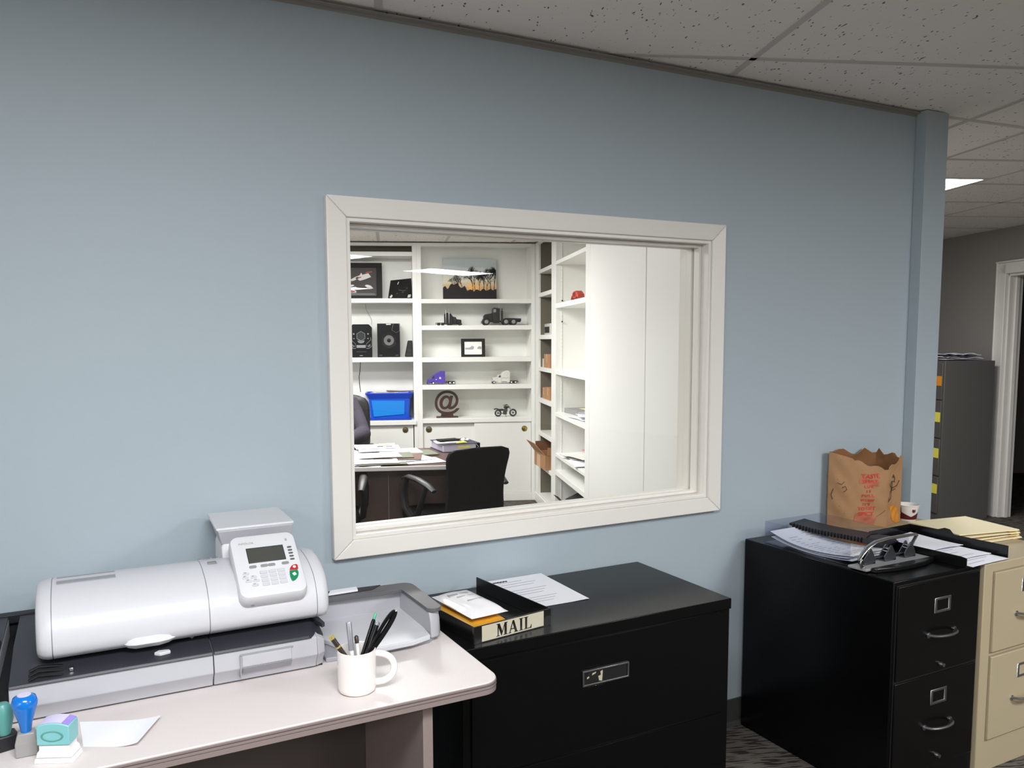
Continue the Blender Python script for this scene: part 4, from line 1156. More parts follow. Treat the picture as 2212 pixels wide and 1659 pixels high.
def face_poly(pts, i, m, nm='print', off=.0012):
    """A printed patch that follows the crumples: pts are a convex outline, filled in strips."""
    ss = [p[0] for p in pts]; s0, s1 = min(ss), max(ss); n = len(pts); cols = []
    for k in range(15):
        sv = s0 + (s1 - s0) * (k + .002) / 14.01; zs = []
        for q in range(n):
            (a0, z0), (a1, z1) = pts[q], pts[(q + 1) % n]
            if (a0 - sv) * (a1 - sv) <= 0 and a0 != a1: zs.append(z0 + (z1 - z0) * (sv - a0) / (a1 - a0))
        if len(zs) >= 2: cols.append((sv, min(zs), max(zs)))
    b = MB()
    vs = [on_face(i, c[0], c[1] + (c[2] - c[1]) * r / 6, off) for c in cols for r in range(7)]
    b.add(vs, [(c * 7 + r, (c + 1) * 7 + r, (c + 1) * 7 + r + 1, c * 7 + r + 1) for c in range(len(cols) - 1) for r in range(6)])
    b.build(nm, m, pb)
face_poly([(.14, .955), (.70, .935), (.70, .915), (.13, .93)], 1, 'print_redpale', off=.0010)
face_poly([(.02, .775), (.66, .758), (.68, .792), (.04, .808)], 1, 'print_redpale', off=.0010)
for t_, s, z, sz, sp, sx in (('TASTE', .47, .957, .024, 1.0, 1.15), ('THAT', .44, .936, .017, 1.0, 1.5), ('LIFE', .42, .915, .015, 1.3, 1.2), ('IS', .40, .897, .014, 2.0, 1.2), ('FULL', .38, .879, .014, 1.4, 1.3), ('WHEN', .38, .860, .013, 1.2, 1.2), ("IT'S", .36, .843, .014, 1.2, 1.2), ('TO GET', .37, .826, .018, 1.0, 1.15), ('SPICY', .36, .804, .022, 1.0, 1.2)):
    face_text(t_, 1, s, z, sz, 'print_red', sp, .0006, sx)
# dark line drawings and the orange patch on the other faces
def doodle(pts, i, r=.0013):
    b = MB(); b.tube([on_face(i, s, z, .0008) for s, z in pts], r, 6); b.build('print', 'print_brown', pb)
doodle([(.30, .945), (.42, .955), (.5, .94), (.46, .925), (.36, .93), (.38, .905), (.52, .898), (.66, .905), (.8, .925)], 2, .0022)
doodle([(.30, .93), (.28, .915), (.36, .9), (.5, .888), (.62, .893)], 2, .002)
doodle([(.16, .86), (.30, .885), (.50, .90), (.42, .878), (.30, .858), (.16, .845), (.16, .86)], 2, .0016)
face_poly([(.33, .82), (.48, .828), (.62, .825), (.82, .80), (.9, .755), (.7, .75), (.38, .765)], 2, 'print_orange')
doodle([(.35, .93), (.5, .925), (.62, .935)], 0, .0014); doodle([(.2, .905), (.12, .88), (.18, .862)], 0, .0018); doodle([(.55, .91), (.66, .918), (.72, .905), (.6, .895)], 0, .0016)
doodle([(.55, .78), (.8, .80), (.95, .815)], 1, .0009)
# paper cup
cp = thing('paper_cup', 'small white and maroon paper cup behind the bag on the beige file', 'cup', (3.112, -.092, FT))
b = MB(); b.lathe([(.0005, .003), (.031, .003), (.033, .0), (.034, .002), (.0435, .064), (.0415, .064), (.032, .006), (.0005, .005)], 40, cap=False); b.build('wall', 'cup_white', cp, smooth=True)
b = MB(); b.lathe([(.0435, .062), (.0455, .064), (.0445, .0665), (.042, .064)], 40, cap=False); b.build('rolled_rim', 'cup_white', cp, smooth=True)
b = MB()
def cupr(z): return .0343 + (.0435 - .0343) * (z - .004) / .06
A0_ = math.atan2(-2.18, -3.1)
b.sheet(lambda u, v: ((cupr(.006 + (.034 - .006) * v) + .0005) * cos(A0_ - 1.5 + 3.0 * u), (cupr(.006 + .028 * v) + .0005) * sin(A0_ - 1.5 + 3.0 * u), .006 + (.012 + .022 * min(1, abs(u - .62) * 2.6)) * v), 24, 5, .0003)
b.build('maroon_band', 'cup_maroon', cp)
b = MB(); b.sheet(lambda u, v: ((cupr(.034 + .024 * v) + .0005) * cos(A0_ - 1.5 + .9 * u), (cupr(.034 + .024 * v) + .0005) * sin(A0_ - 1.5 + .9 * u), .034 + .024 * v), 10, 4, .0003); b.build('maroon_band', 'cup_maroon', cp)
b = MB(); b.add([((cupr(.044) + .001) * cos(A0_ + .62 + .18 * cos(a)), (cupr(.044) + .001) * sin(A0_ + .62 + .18 * cos(a)), .045 + .009 * sin(a)) for a in [2 * pi * i / 16 for i in range(16)]], [tuple(range(16))]); b.build('logo', 'cup_maroon', cp)

# ------------------------------------------------------------------ grey file by the far wall
gf = bthing('file_cabinet', 'tall dark grey four drawer file cabinet by the far wall, papers on top', 'file cabinet', (5.52, 4.18, 0))
b = MB(); b.box(-.217, .224, -.21, .21, 0, 1.32); b.build('carcass', 'grey_steel', gf, bevel=.003)
for k in range(4):
    b = MB(); b.box(-.227, -.2175, -.195, .195, .05 + .317 * k, .05 + .317 * k + .305); d_ = b.build('drawer', 'grey_steel', gf, bevel=.003)
    b = MB(); b.tube([(-.227, .06, .17 + .317 * k), (-.25, .05, .17 + .317 * k), (-.25, -.05, .17 + .317 * k), (-.227, -.06, .17 + .317 * k)], .006, 8); b.build('handle', 'dull_metal', d_, smooth=True)
    b = MB(); b.box(-.2295, -.2272, -.19, -.115, .215 + .30 * k, .295 + .30 * k); b.build('sticky_label', 'sticky_orange' if k == 3 else 'sticky', d_)
    d_.children[-1]['label'] = ('orange' if k == 3 else 'yellow') + ' sticky label'
random.seed(3)
for k, wd in enumerate(('lowest', 'second', 'third', 'fourth', 'topmost')):
    b = MB(); ph = k * 1.3
    b.sheet(lambda u, v: ((u - .5) * .26, (v - .5) * .22, .0075 * (1 + sin(9 * u + ph) * sin(7 * v + ph * 2))), 14, 12, .004)
    tag(b.build('crumpled_paper', ['paper', 'lavender', 'paper', 'charcoal', 'paper'][k], loc=BL(5.5 + .05 * sin(k * 2), 4.14 + .02 * cos(k * 3), 1.3205 + .0105 * k), rz=TH + .25 * sin(k * 4)),
        wd + ' sheet of the untidy pile on the grey file cabinet', 'paper', 'papers on the grey file cabinet')

# ------------------------------------------------------------------ office: built-in shelving
F0, F1 = 5.26, 5.54
def bcase(nm, label, x0, x1, ox0, ox1, zs, counter, grp='white shelving units in the office'):
    t = bthing(nm, label, 'bookcase', ((x0 + x1) / 2, F0, 0), group=grp)
    c = (x0 + x1) / 2
    def P(n, a, b_, y0, y1, z0, z1, m='shelf_white', bev=.002):
        b = MB(); b.box(a - c, b_ - c, y0 - F0, y1 - F0, z0, z1); return b.build(n, m, t, bevel=bev)
    P('side_panel', x0, ox0, F0, F1, 0, 2.399); P('side_panel', ox1, x1, F0, F1, 0, 2.399)
    P('back_panel', ox0, ox1, F1 - .012, F1, 0, 2.399, bev=0)
    P('top_rail', ox0, ox1, F0 + .001, F0 + .02, 2.370, 2.399)
    P('top_panel', ox0, ox1, F0 + .02, F1 - .012, 2.385, 2.399, bev=0)
    for z0, z1 in zs: P('shelf', ox0, ox1, F0 + .001, F1 - .012, z0, z1)
    P('counter', ox0, ox1, F0 - .0, F1 - .012, counter[0], counter[1], bev=.003)
    P('plinth', ox0, ox1, F0 + .002, F0 + .02, 0, .076)
    P('floor_board', ox0, ox1, F0 + .02, F1 - .012, .06, .076, bev=0)
    return t, c, P
lb, lcx, LPn = bcase('bookcase', 'white bookcase with the stereo and the blue bin, left of the sunset picture', -.10, 1.04, -.06, 1.0,
                     ((2.278, 2.317), (1.858, 1.898), (1.320, 1.362)), (.739, .781))
LPn('nosing', -.06, 1.022, F0 - .02, F0 + .0, .739, .781, bev=.003)
LPn('slot_back', -.06, 1.0, F1 - .10, F1 - .09, 2.317, 2.385, 'brown_board', 0)
dl = LPn('sliding_door', .42, .992, F0 + .012, F0 + .03, .078, .737)
LPn('sliding_door', -.058, .44, F0 + .035, F0 + .053, .078, .737)
rb, rcx, RPn = bcase('bookcase', 'white bookcase with the sunset picture, model trucks and at-sign', 1.04, 2.134, 1.08, 2.099,
                     ((1.853, 1.892), (1.6095, 1.651), (1.314, 1.358), (1.061, 1.104)), (.7485, .791))
d1 = RPn('sliding_door', 1.082, 1.575, F0 + .035, F0 + .053, .078, .7465)
d2 = RPn('sliding_door', 1.56, 2.097, F0 + .010, F0 + .028, .078, .7465)
def pull(parent, cx, c, yy, z, m, r=.027):
    b = MB(); b.lathe([(r, -.003), (r, .002)], 28, (cx - c, yy - F0, z), 'y'); b.lathe([(r * .98, -.0035), (r * .8, -.0035)], 28, (cx - c, yy - F0, z), 'y', cap=False)
    o = b.build('finger_pull', m, parent, smooth=True)
    b = MB(); b.lathe([(.0005, -.0038), (r * .78, -.0034), (r * .8, -.003)], 28, (cx - c, yy - F0, z), 'y', cap=False); b.build('pull_cup', m, parent, smooth=True)
pull(dl, .918, lcx, F0 + .012, .690, 'bronze_pull'); pull(d1, 1.136, rcx, F0 + .035, .688, 'bronze_pull', .029); pull(d2, 2.033, rcx, F0 + .010, .684, 'brass')

def wcase(label, by0, by1, sb0, sb1, zs, inner, nm='bookcase'):
    c = (by0 + by1) / 2
    t = bthing(nm, label, 'bookcase', (2.135, c, 0), group='white shelving units in the office')
    def P(n, x0, x1, y0, y1, z0, z1, m='shelf_white', bev=.002):
        b = MB(); b.box(x0, x1, y0 - c, y1 - c, z0, z1); return b.build(n, m, t, bevel=bev)
    P('stile', 0, .02, by0, sb0, 0, 2.399); P('stile', 0, .02, sb1, by1, 0, 2.399)
    P('side_panel', .02, .345, by0 + .002, sb0 + .0, 0, 2.399, 'shelf_white'); P('side_panel', .02, .345, sb1, min(by1, sb1 + .05), 0, 2.399, inner)
    P('back_panel', .345, .36, by0 + .002, by1, 0, 2.399, inner, 0)
    P('top_rail', 0, .02, sb0, sb1, 2.372, 2.399); P('top_panel', .02, .345, sb0, sb1, 2.387, 2.399, bev=0)
    for z0, z1 in zs: P('shelf', .001, .345, sb0, sb1, z0, z1)
    P('plinth', -.004, .02, by0, by1, 0, .085)
    return t, P
w1, W1 = wcase('narrow white shelf unit with a dark interior in the far corner', 4.425, 5.262, 4.51, 5.09,
               ((2.107, 2.14), (1.897, 1.933), (1.519, 1.558), (1.232, 1.268), (.947, .987), (.645, .686), (.354, .39), (.07, .103)), 'brown_board')
w2, W2 = wcase('open white shelf unit holding the red toys and loose papers', 3.209, 4.425, 3.332, 4.34,
               ((2.119, 2.149), (1.768, 1.807), (1.23, 1.27), (.886, .918), (.55, .578), (.397, .437), (.06, .085)), 'shelf_white')
c2 = (3.209 + 4.425) / 2
b = MB(); b.box(.048, .056, 4.337 - c2, 4.341 - c2, .1, 2.38)
b.build('shelf_standard', 'shelf_white', w2)
b = MB()
for k in range(60): b.box(.0505, .0535, 4.3363 - c2, 4.3372 - c2, .46 + .031 * k, .466 + .031 * k)
b.build('standard_slots', 'tee_grey', w2)
for z in (1.83, 1.66):
    b = MB(); b.lathe([(.006, -.012), (.005, .001)], 12, (.052, 4.337 - c2, z), 'y'); b.build('shelf_clip', 'black_plastic', w2, smooth=True)

# ------------------------------------------------------------------ things on the shelves
SH2, SH3, CNT = 1.898, 1.362, .781
# framed race car print (generic)
fr = bthing('framed_print', 'black framed print of a white race car on the upper left shelf', 'picture', (.46, 5.40, SH2))
W_, H_ = .265, .334
LEAN = Matrix.Rotation(radians(-5), 4, 'X')
def LR(b): return b.tf(LEAN)
b = MB(); ring_frame(b, (-W_, W_, 0, H_), (-W_ + .045, W_ - .05, .03, H_ - .043), 'y', -.012, .012); LR(b).build('frame', 'frame_black', fr, bevel=.003)
b = MB(); b.box(-W_ + .04, W_ - .045, .002, .010, .025, H_ - .038); LR(b).build('print', 'poster_grey', fr)
def art(polys, m, y=-.0005, nm='picture_shape', par=None, fix=LR):
    b = MB()
    for p in polys: b.prism(p, 'y', y, y + .0025)
    return fix(b).build(nm, m, par)
art([[(-.215, .035), (.21, .035), (.19, .055), (-.215, .055)]], 'rim_grey', par=fr)
art([[(-.06, .16), (.02, .205), (.06, .22), (.075, .245), (.085, .225), (.14, .24), (.165, .205), (.10, .18), (.06, .17), (.04, .185), (-.01, .165), (-.03, .145), (-.06, .135)],
     [(-.06, .10), (-.03, .13), (.0, .135), (.01, .125), (-.03, .11)], [(.105, .125), (.125, .135), (.16, .125), (.185, .098), (.13, .105)], [(-.03, .105), (.02, .115), (.04, .105), (.02, .10)]], 'car_white', par=fr)
art([[(-.035, .155), (-.005, .175), (-.02, .15)], [(.02, .195), (.045, .208), (.05, .19), (.03, .182)]], 'poster_grey', -.0025, par=fr)
art([[(.045, .2), (.075, .208), (.072, .198), (.045, .19)], [(.115, .25), (.175, .258), (.175, .248), (.115, .24)]], 'car_red', -.003, par=fr)
art([[(-.02 + .05 * cos(a), .068 + .018 * sin(a)) for a in [pi * i / 10 for i in range(11)]] + [(-.075, .058), (.035, .058)][::-1]], 'car_white', -.001, par=fr)
art([[(-.02 + .036 * cos(a), .070 + .010 * sin(a)) for a in [2 * pi * i / 16 for i in range(16)]]], 'car_red', -.0035, par=fr)
# dark curled poster
ps = bthing('poster_board', 'curved black poster leaning at the right end of the upper left shelf', 'poster', (.885, 5.40, SH2))
fnp = lambda u, v: (-.108 + .026 * v + (.222 - .03 * v) * u, -.06 + .10 * v + .035 * (u - .5) ** 2 * 4 * (1 - v), .001 + (.172 + .02 * u) * v)
b = MB(); b.sheet(fnp, 10, 6, .0015); b.build('board', 'frame_black', ps)
def onp(u, v): q = Vector(fnp(u, v)); return q + Vector((0, -.0035, .001))
for pl, m in (([(.36, .72), (.42, .86), (.40, .90), (.34, .78)], 'car_white'), ([(.07, .04), (.15, .06), (.18, .17), (.12, .22), (.09, .14), (.06, .16)], 'car_white'),
              ([(.80, .05), (.93, .07), (.96, .21), (.84, .2)], 'car_white'), ([(.42, .48), (.6, .42), (.72, .44), (.74, .40), (.6, .38), (.42, .42)], 'poster_grey'), ([(.55, .28), (.64, .3), (.66, .36), (.58, .36)], 'poster_grey'), ([(.3, .22), (.4, .25), (.42, .3), (.32, .27)], 'poster_grey'), ([(.74, .5), (.8, .48), (.82, .56), (.76, .57)], 'poster_grey')):
    b = MB(); b.add([tuple(onp(*p)) for p in pl], [tuple(range(len(pl)))]); b.build('picture_shape', m, ps)
# stereo unit
se = bthing('stereo', 'black mini stereo with a hexagonal dial on the middle left shelf', 'stereo', (.524, 5.38, SH3))
b = MB(); b.prism([(-.10, 0), (.10, 0), (.10, .275), (.072, .304), (-.072, .304), (-.10, .275)], 'y', -.045, .12); b.build('body', 'black_plastic', se, bevel=.004)
hexa = lambda r, cx=0, cz=.195: [(cx + r * cos(radians(30 + 60 * i)), cz + r * 1.02 * sin(radians(30 + 60 * i))) for i in range(6)]
def ring_poly(nm, o, i, y0, y1, m, par):
    b = MB(); n = len(o)
    vs = [(q[0], y, q[1]) for y in (y0, y1) for q in o + i]; fs = []
    for k in range(n):
        j = (k + 1) % n; fs += [(k, j, n + j, n + k), (2 * n + k, 3 * n + k, 3 * n + j, 2 * n + j), (k, 2 * n + k, 2 * n + j, j), (n + k, n + j, 3 * n + j, 3 * n + k)]
    return b.add(vs, fs).build(nm, m, par, bevel=.001)
ring_poly('dial_ring', hexa(.046), hexa(.039), -.053, -.045, 'chrome', se)
b = MB(); b.prism(hexa(.038), 'y', -.049, -.0455); b.build('dial', 'charcoal_dark', se)
for s_ in (-1, 1):
    b = MB(); b.tube([(s_ * .088, -.048, .185), (s_ * .088, -.048, .16), (s_ * .05, -.05, .125), (s_ * .05, -.05, .095)], .0028, 6); b.tube([(s_ * .1, -.047, .17), (s_ * .1, -.047, .105), (s_ * .07, -.05, .082), (s_ * .048, -.05, .084)], .0028, 6)
    b.build('silver_trim', 'dull_metal', se, smooth=True)
    b = MB(); b.prism([(s_ * .056, .105), (s_ * .084, .125), (s_ * .088, .105), (s_ * .066, .092)], 'y', -.049, -.0455); b.build('side_key', 'key_dark', se)
    b = MB(); b.box(min(s_ * .058, s_ * .072), max(s_ * .058, s_ * .072), -.049, -.0455, .21, .222); b.box(min(s_ * .058, s_ * .07), max(s_ * .058, s_ * .07), -.049, -.0455, .17, .177); b.build('side_key', 'key_grey', se)
b = MB(); b.prism([(-.034, .155), (.034, .155), (.026, .138), (.012, .130), (-.012, .130), (-.026, .138)], 'y', -.050, -.0455); b.build('button_bar', 'dull_metal', se)
b = MB(); b.box(-.042, .042, -.0495, -.0455, .088, .114); b.build('display', 'key_grey', se, bevel=.001)
b = MB(); b.box(-.045, .045, -.0475, -.0455, .05, .056); b.build('disc_slot', 'charcoal', se)
b = MB(); b.box(-.014, .014, -.0475, -.0455, .014, .02); b.build('logo', 'key_grey', se)
sp = bthing('speaker', 'black bookshelf speaker with a grey cone beside the stereo', 'speaker', (.777, 5.38, SH3))
b = MB(); b.box(-.104, .104, -.045, .12, 0, .31); b.build('cabinet', 'black_plastic', sp, bevel=.003)
b = MB(); b.lathe([(.046, -.05), (.048, -.046), (.048, -.045)], 36, (.002, 0, .155), 'y', cap=False); b.lathe([(.0005, -.046), (.022, -.046), (.046, -.05)], 36, (.002, 0, .155), 'y', cap=False); b.build('cone', 'speaker_cone', sp, smooth=True)
b = MB(); b.lathe([(.0005, -.056), (.014, -.053), (.018, -.046)], 28, (.002, 0, .155), 'y', cap=False); b.build('dust_cap', 'frame_black', sp, smooth=True)
b = MB(); b.lathe([(.078, -.0475), (.08, -.045)], 6, (.002, 0, .155), 'y', cap=False); b.lathe([(.078, -.0475), (.05, -.0455)], 6, (.002, 0, .155), 'y', cap=False); b.build('surround', 'frame_black', sp)
b = MB(); b.tube([(.044, -.047, .307), (.030, -.048, .25), (.07, -.048, .225), (.102, -.047, .242), (.1, -.047, .30), (.09, -.047, .307)], .002, 6); b.build('tweeter_trim', 'dull_metal', sp, smooth=True)
b = MB(); b.box(-.022, .022, -.047, -.0455, .298, .306); b.build('logo', 'stamp_white', sp)
for x in (-.075, .075):
    b = MB(); b.box(x - .014, x + .014, -.0465, -.0455, .012, .024); b.build('foot_vent', 'charcoal', sp)
s2 = bthing('speaker', 'small black speaker tilted back against the divider on the middle left shelf', 'speaker', (.962, 5.39, SH3))
b = MB()
b.loft([[(-.038 + .03 * v, -.03, .003 + .15 * v), (.034, -.03, .003 + .15 * v), (.034, .06, .003 + .15 * v), (-.038 + .03 * v, .06, .003 + .15 * v)] for v in (0, .12, .9, 1)])
b.build('body', 'black_matte', s2, bevel=.008)
b = MB(); b.lathe([(.0005, -.034), (.018, -.034), (.02, -.031)], 24, (.004, 0, .06), 'y', cap=False); b.build('cone', 'charcoal_dark', s2, smooth=True)
# cord hanging from the shelf
cb = MB(); cb.tube([(0, 0, 0), (-.004, 0, -.06), (-.014, 0, -.13), (-.012, .002, -.2), (-.003, .0, -.27)], .0035, 8)
tag(cb.build('power_cord', 'black_plastic', loc=BL(.518, 5.24, 1.3195), rz=TH, smooth=True), 'black cord hanging below the middle left shelf', 'cord')
cb = MB(); cb.tube([(0, .0, .0), (.004, 0, -.05), (.03, .0, -.10), (.055, 0, -.15), (.05, 0, -.19)], .0015, 6)
tag(cb.build('thin_wire', 'key_grey', loc=BL(.567, 5.515, 1.8575), rz=TH, smooth=True), 'thin grey wire down the back of the middle left shelf', 'wire')
# blue bin
bb = bthing('storage_bin', 'blue plastic storage bin on the counter at left', 'bin', (.775, 5.40, CNT))
def rr3(x, y, z, r=.03): return [(u, v, z) for u, v in rrect(-x, x, -y, y, r, 5)]
b = MB(); b.loft([rr3(.182, .105, .022), rr3(.186, .108, .10), rr3(.198, .118, .235), rr3(.202, .120, .236), rr3(.194, .114, .232), rr3(.180, .104, .10), rr3(.176, .1, .026)]); b.build('tub', 'blue_bin', bb, smooth=True)
b = MB(); b.loft([rr3(.196, .115, .001), rr3(.202, .118, .006), rr3(.202, .118, .018), rr3(.19, .11, .024)]); b.build('bottom_flange', 'blue_bin_dark', bb, smooth=True)
b = MB(); b.loft([rr3(.198, .117, .20), rr3(.218, .125, .236), rr3(.224, .128, .247), rr3(.216, .124, .254), rr3(.205, .119, .250), rr3(.199, .116, .232)]); b.build('rim', 'blue_bin_dark', bb, smooth=True)
b = MB(); b.add([(-.145, -.1125, .035), (.135, -.1125, .055), (.14, -.1195, .18), (-.165, -.1195, .185)], [(0, 1, 2, 3)]); b.add([(-.145, -.1105, .035), (.135, -.1105, .055), (.14, -.1175, .18), (-.165, -.1175, .185)], [(3, 2, 1, 0)]); b.build('inner_panel', 'blue_inner', bb)
for k, (x, y, w, d, rz, m, lab) in enumerate(((-.06, -.03, .18, .16, .2, 'manila', 'manila sheet lying across the top of the blue bin'), (-.02, -.02, .21, .17, -.1, 'paper', 'white sheet on the manila one on the blue bin'), (.10, -.02, .25, .14, .05, 'folder_brown', 'reddish brown folder sticking out to the right of the blue bin'))):
    b = MB(); b.sheet(lambda u, v: ((u - .5) * w, (v - .5) * d, .002 + .003 * sin(4 * u + k)), 6, 4, .0012)
    p_ = BL(.775 + x, 5.40 + y, CNT + .2535 + .0048 * k); tag(b.build('paper_sheet', m, loc=p_, rz=TH + rz), lab, 'paper', 'papers on the blue bin')
# sunset canvas
cv = bthing('canvas_print', 'unframed sunset picture with bare trees on the top shelf', 'picture', (1.545, 5.46, 1.892))
def sunset():
    m = bpy.data.materials.new('sunset_print'); m.use_nodes = True; nt = m.node_tree; p = nt.nodes['Principled BSDF']; p.inputs['Roughness'].default_value = .45
    tc = nt.nodes.new('ShaderNodeTexCoord'); sx = nt.nodes.new('ShaderNodeSeparateXYZ'); nt.links.new(tc.outputs['Object'], sx.inputs[0])
    nz = nt.nodes.new('ShaderNodeTexNoise'); nz.inputs['Scale'].default_value = 9; mp = nt.nodes.new('ShaderNodeMapping'); mp.inputs['Scale'].default_value = (.5, 1, 3)
    nt.links.new(tc.outputs['Object'], mp.inputs[0]); nt.links.new(mp.outputs[0], nz.inputs['Vector'])
    a = nt.nodes.new('ShaderNodeMath'); a.operation = 'MULTIPLY_ADD'; a.inputs[1].default_value = .09; nt.links.new(nz.outputs['Fac'], a.inputs[0])
    nt.links.new(sx.outputs['Z'], a.inputs[2])
    dv = nt.nodes.new('ShaderNodeMath'); dv.operation = 'DIVIDE'; dv.inputs[1].default_value = .40; nt.links.new(a.outputs[0], dv.inputs[0])
    r = nt.nodes.new('ShaderNodeValToRGB'); cr = r.color_ramp
    cr.elements[0].position = .40; cr.elements[0].color = S(214, 170, 120)
    cr.elements[1].position = 1.0; cr.elements[1].color = S(196, 205, 206)
    for pos, c in ((.55, (232, 224, 196)), (.7, (216, 218, 212)), (.85, (206, 212, 212)), (.92, (186, 194, 196))):
        e = cr.elements.new(pos); e.color = S(*c)
    nt.links.new(dv.outputs[0], r.inputs[0])
    # warm disc of the printed sun
    vm = nt.nodes.new('ShaderNodeVectorMath'); vm.operation = 'DISTANCE'; vm.inputs[1].default_value = (.035, -.012, .115)
    nt.links.new(tc.outputs['Object'], vm.inputs[0])
    r2 = nt.nodes.new('ShaderNodeValToRGB'); r2.color_ramp.elements[0].position = .012; r2.color_ramp.elements[0].color = (1, 1, 1, 1); r2.color_ramp.elements[1].position = .085; r2.color_ramp.elements[1].color = (0, 0, 0, 1)
    nt.links.new(vm.outputs['Value'], r2.inputs[0])
    mx = nt.nodes.new('ShaderNodeMix'); mx.data_type = 'RGBA'; mx.inputs[7].default_value = S(255, 196, 110)
    nt.links.new(r2.outputs[0], mx.inputs[0]); nt.links.new(r.outputs[0], mx.inputs[6]); nt.links.new(mx.outputs[2], p.inputs['Base Color'])
    MATS['sunset_print'] = m
sunset()
b = MB(); b.box(-.253, .253, -.012, .012, 0, .388); b.tf(Matrix.Rotation(radians(-4), 4, 'X')).build('canvas', 'sunset_print', cv, bevel=.002)
SL = lambda b: b.tf(Matrix.Rotation(radians(-4), 4, 'X'))
random.seed(11)
g0 = [(-.2535, .0)] + [(-.2535 + .507 * i / 40, (.105 if i < 18 else .088) + .016 * sin(i * 1.3) * (1 if i < 18 else .6) + .012 * random.random() + (.045 * math.exp(-((i - 9) / 4) ** 2))) for i in range(41)] + [(.2535, .0)]
b = MB(); b.prism(g0, 'y', -.0142, -.0122); SL(b).build('picture_ground', 'poster_dark', cv)
def branch(b, x, z, a, L, w, d):
    if d == 0 or w < .0003: return
    x2, z2 = x + L * sin(a), z + L * cos(a)
    x2 = max(-.25, min(.25, x2)); 
    if z2 > .305 + .04 * sin(x * 40): return
    px, pz = cos(a) * w, -sin(a) * w
    b.add([(x - px, -.0132, z - pz), (x + px, -.0132, z + pz), (x2 + px * .6, -.0132, z2 + pz * .6), (x2 - px * .6, -.0132, z2 - pz * .6)], [(0, 1, 2, 3)])
    for k in range(3 if d > 2 else 2):
        branch(b, x2, z2, a + random.uniform(-.6, .6), L * random.uniform(.62, .85), w * .68, d - 1)
b = MB()
for x, L, w in ((.03, .066, .004), (.05, .056, .0032), (-.11, .044, .0026), (-.15, .04, .0022), (-.07, .036, .002), (.13, .054, .0032), (.16, .046, .003), (.20, .062, .004), (.23, .064, .004), (.09, .044, .0026)):
    branch(b, x, .085, random.uniform(-.12, .12), L, w, 7)
SL(b).build('picture_trees', 'poster_dark', cv)
b = MB(); b.prism([(.02 + .007 * cos(2 * pi * i / 14) + .012, .115 + .011 * sin(2 * pi * i / 14)) for i in range(14)], 'y', -.0152, -.0142); SL(b).build('picture_sun', 'gold', cv)
# small framed photo
sf = bthing('photo_frame', 'small dark framed black and white photo on the third shelf', 'picture', (1.565, 5.38, 1.358))
b = MB(); ring_frame(b, (-.113, .113, 0, .171), (-.083, .083, .022, .144), 'y', -.012, .006); b.tf(Matrix.Rotation(radians(-6), 4, 'X')).build('frame', 'frame_black', sf, bevel=.004)
b = MB(); b.box(-.086, .086, -.002, .004, .018, .148); b.tf(Matrix.Rotation(radians(-6), 4, 'X')).build('photo', 'white_mat', sf)
b = MB(); b.prism([(-.075, .07), (-.02, .068), (.005, .072), (.01, .095), (-.01, .105), (-.03, .088), (-.075, .085)], 'y', -.0032, -.002); b.prism([(.04, .075), (.08, .072), (.08, .095), (.055, .1), (.04, .085)], 'y', -.0032, -.002); b.tf(Matrix.Rotation(radians(-6), 4, 'X')).build('photo_shape', 'print_grey', sf)
b = MB(); b.box(-.05, .05, .02, .024, 0.002, .10); b.build('easel_back', 'black_matte', sf)

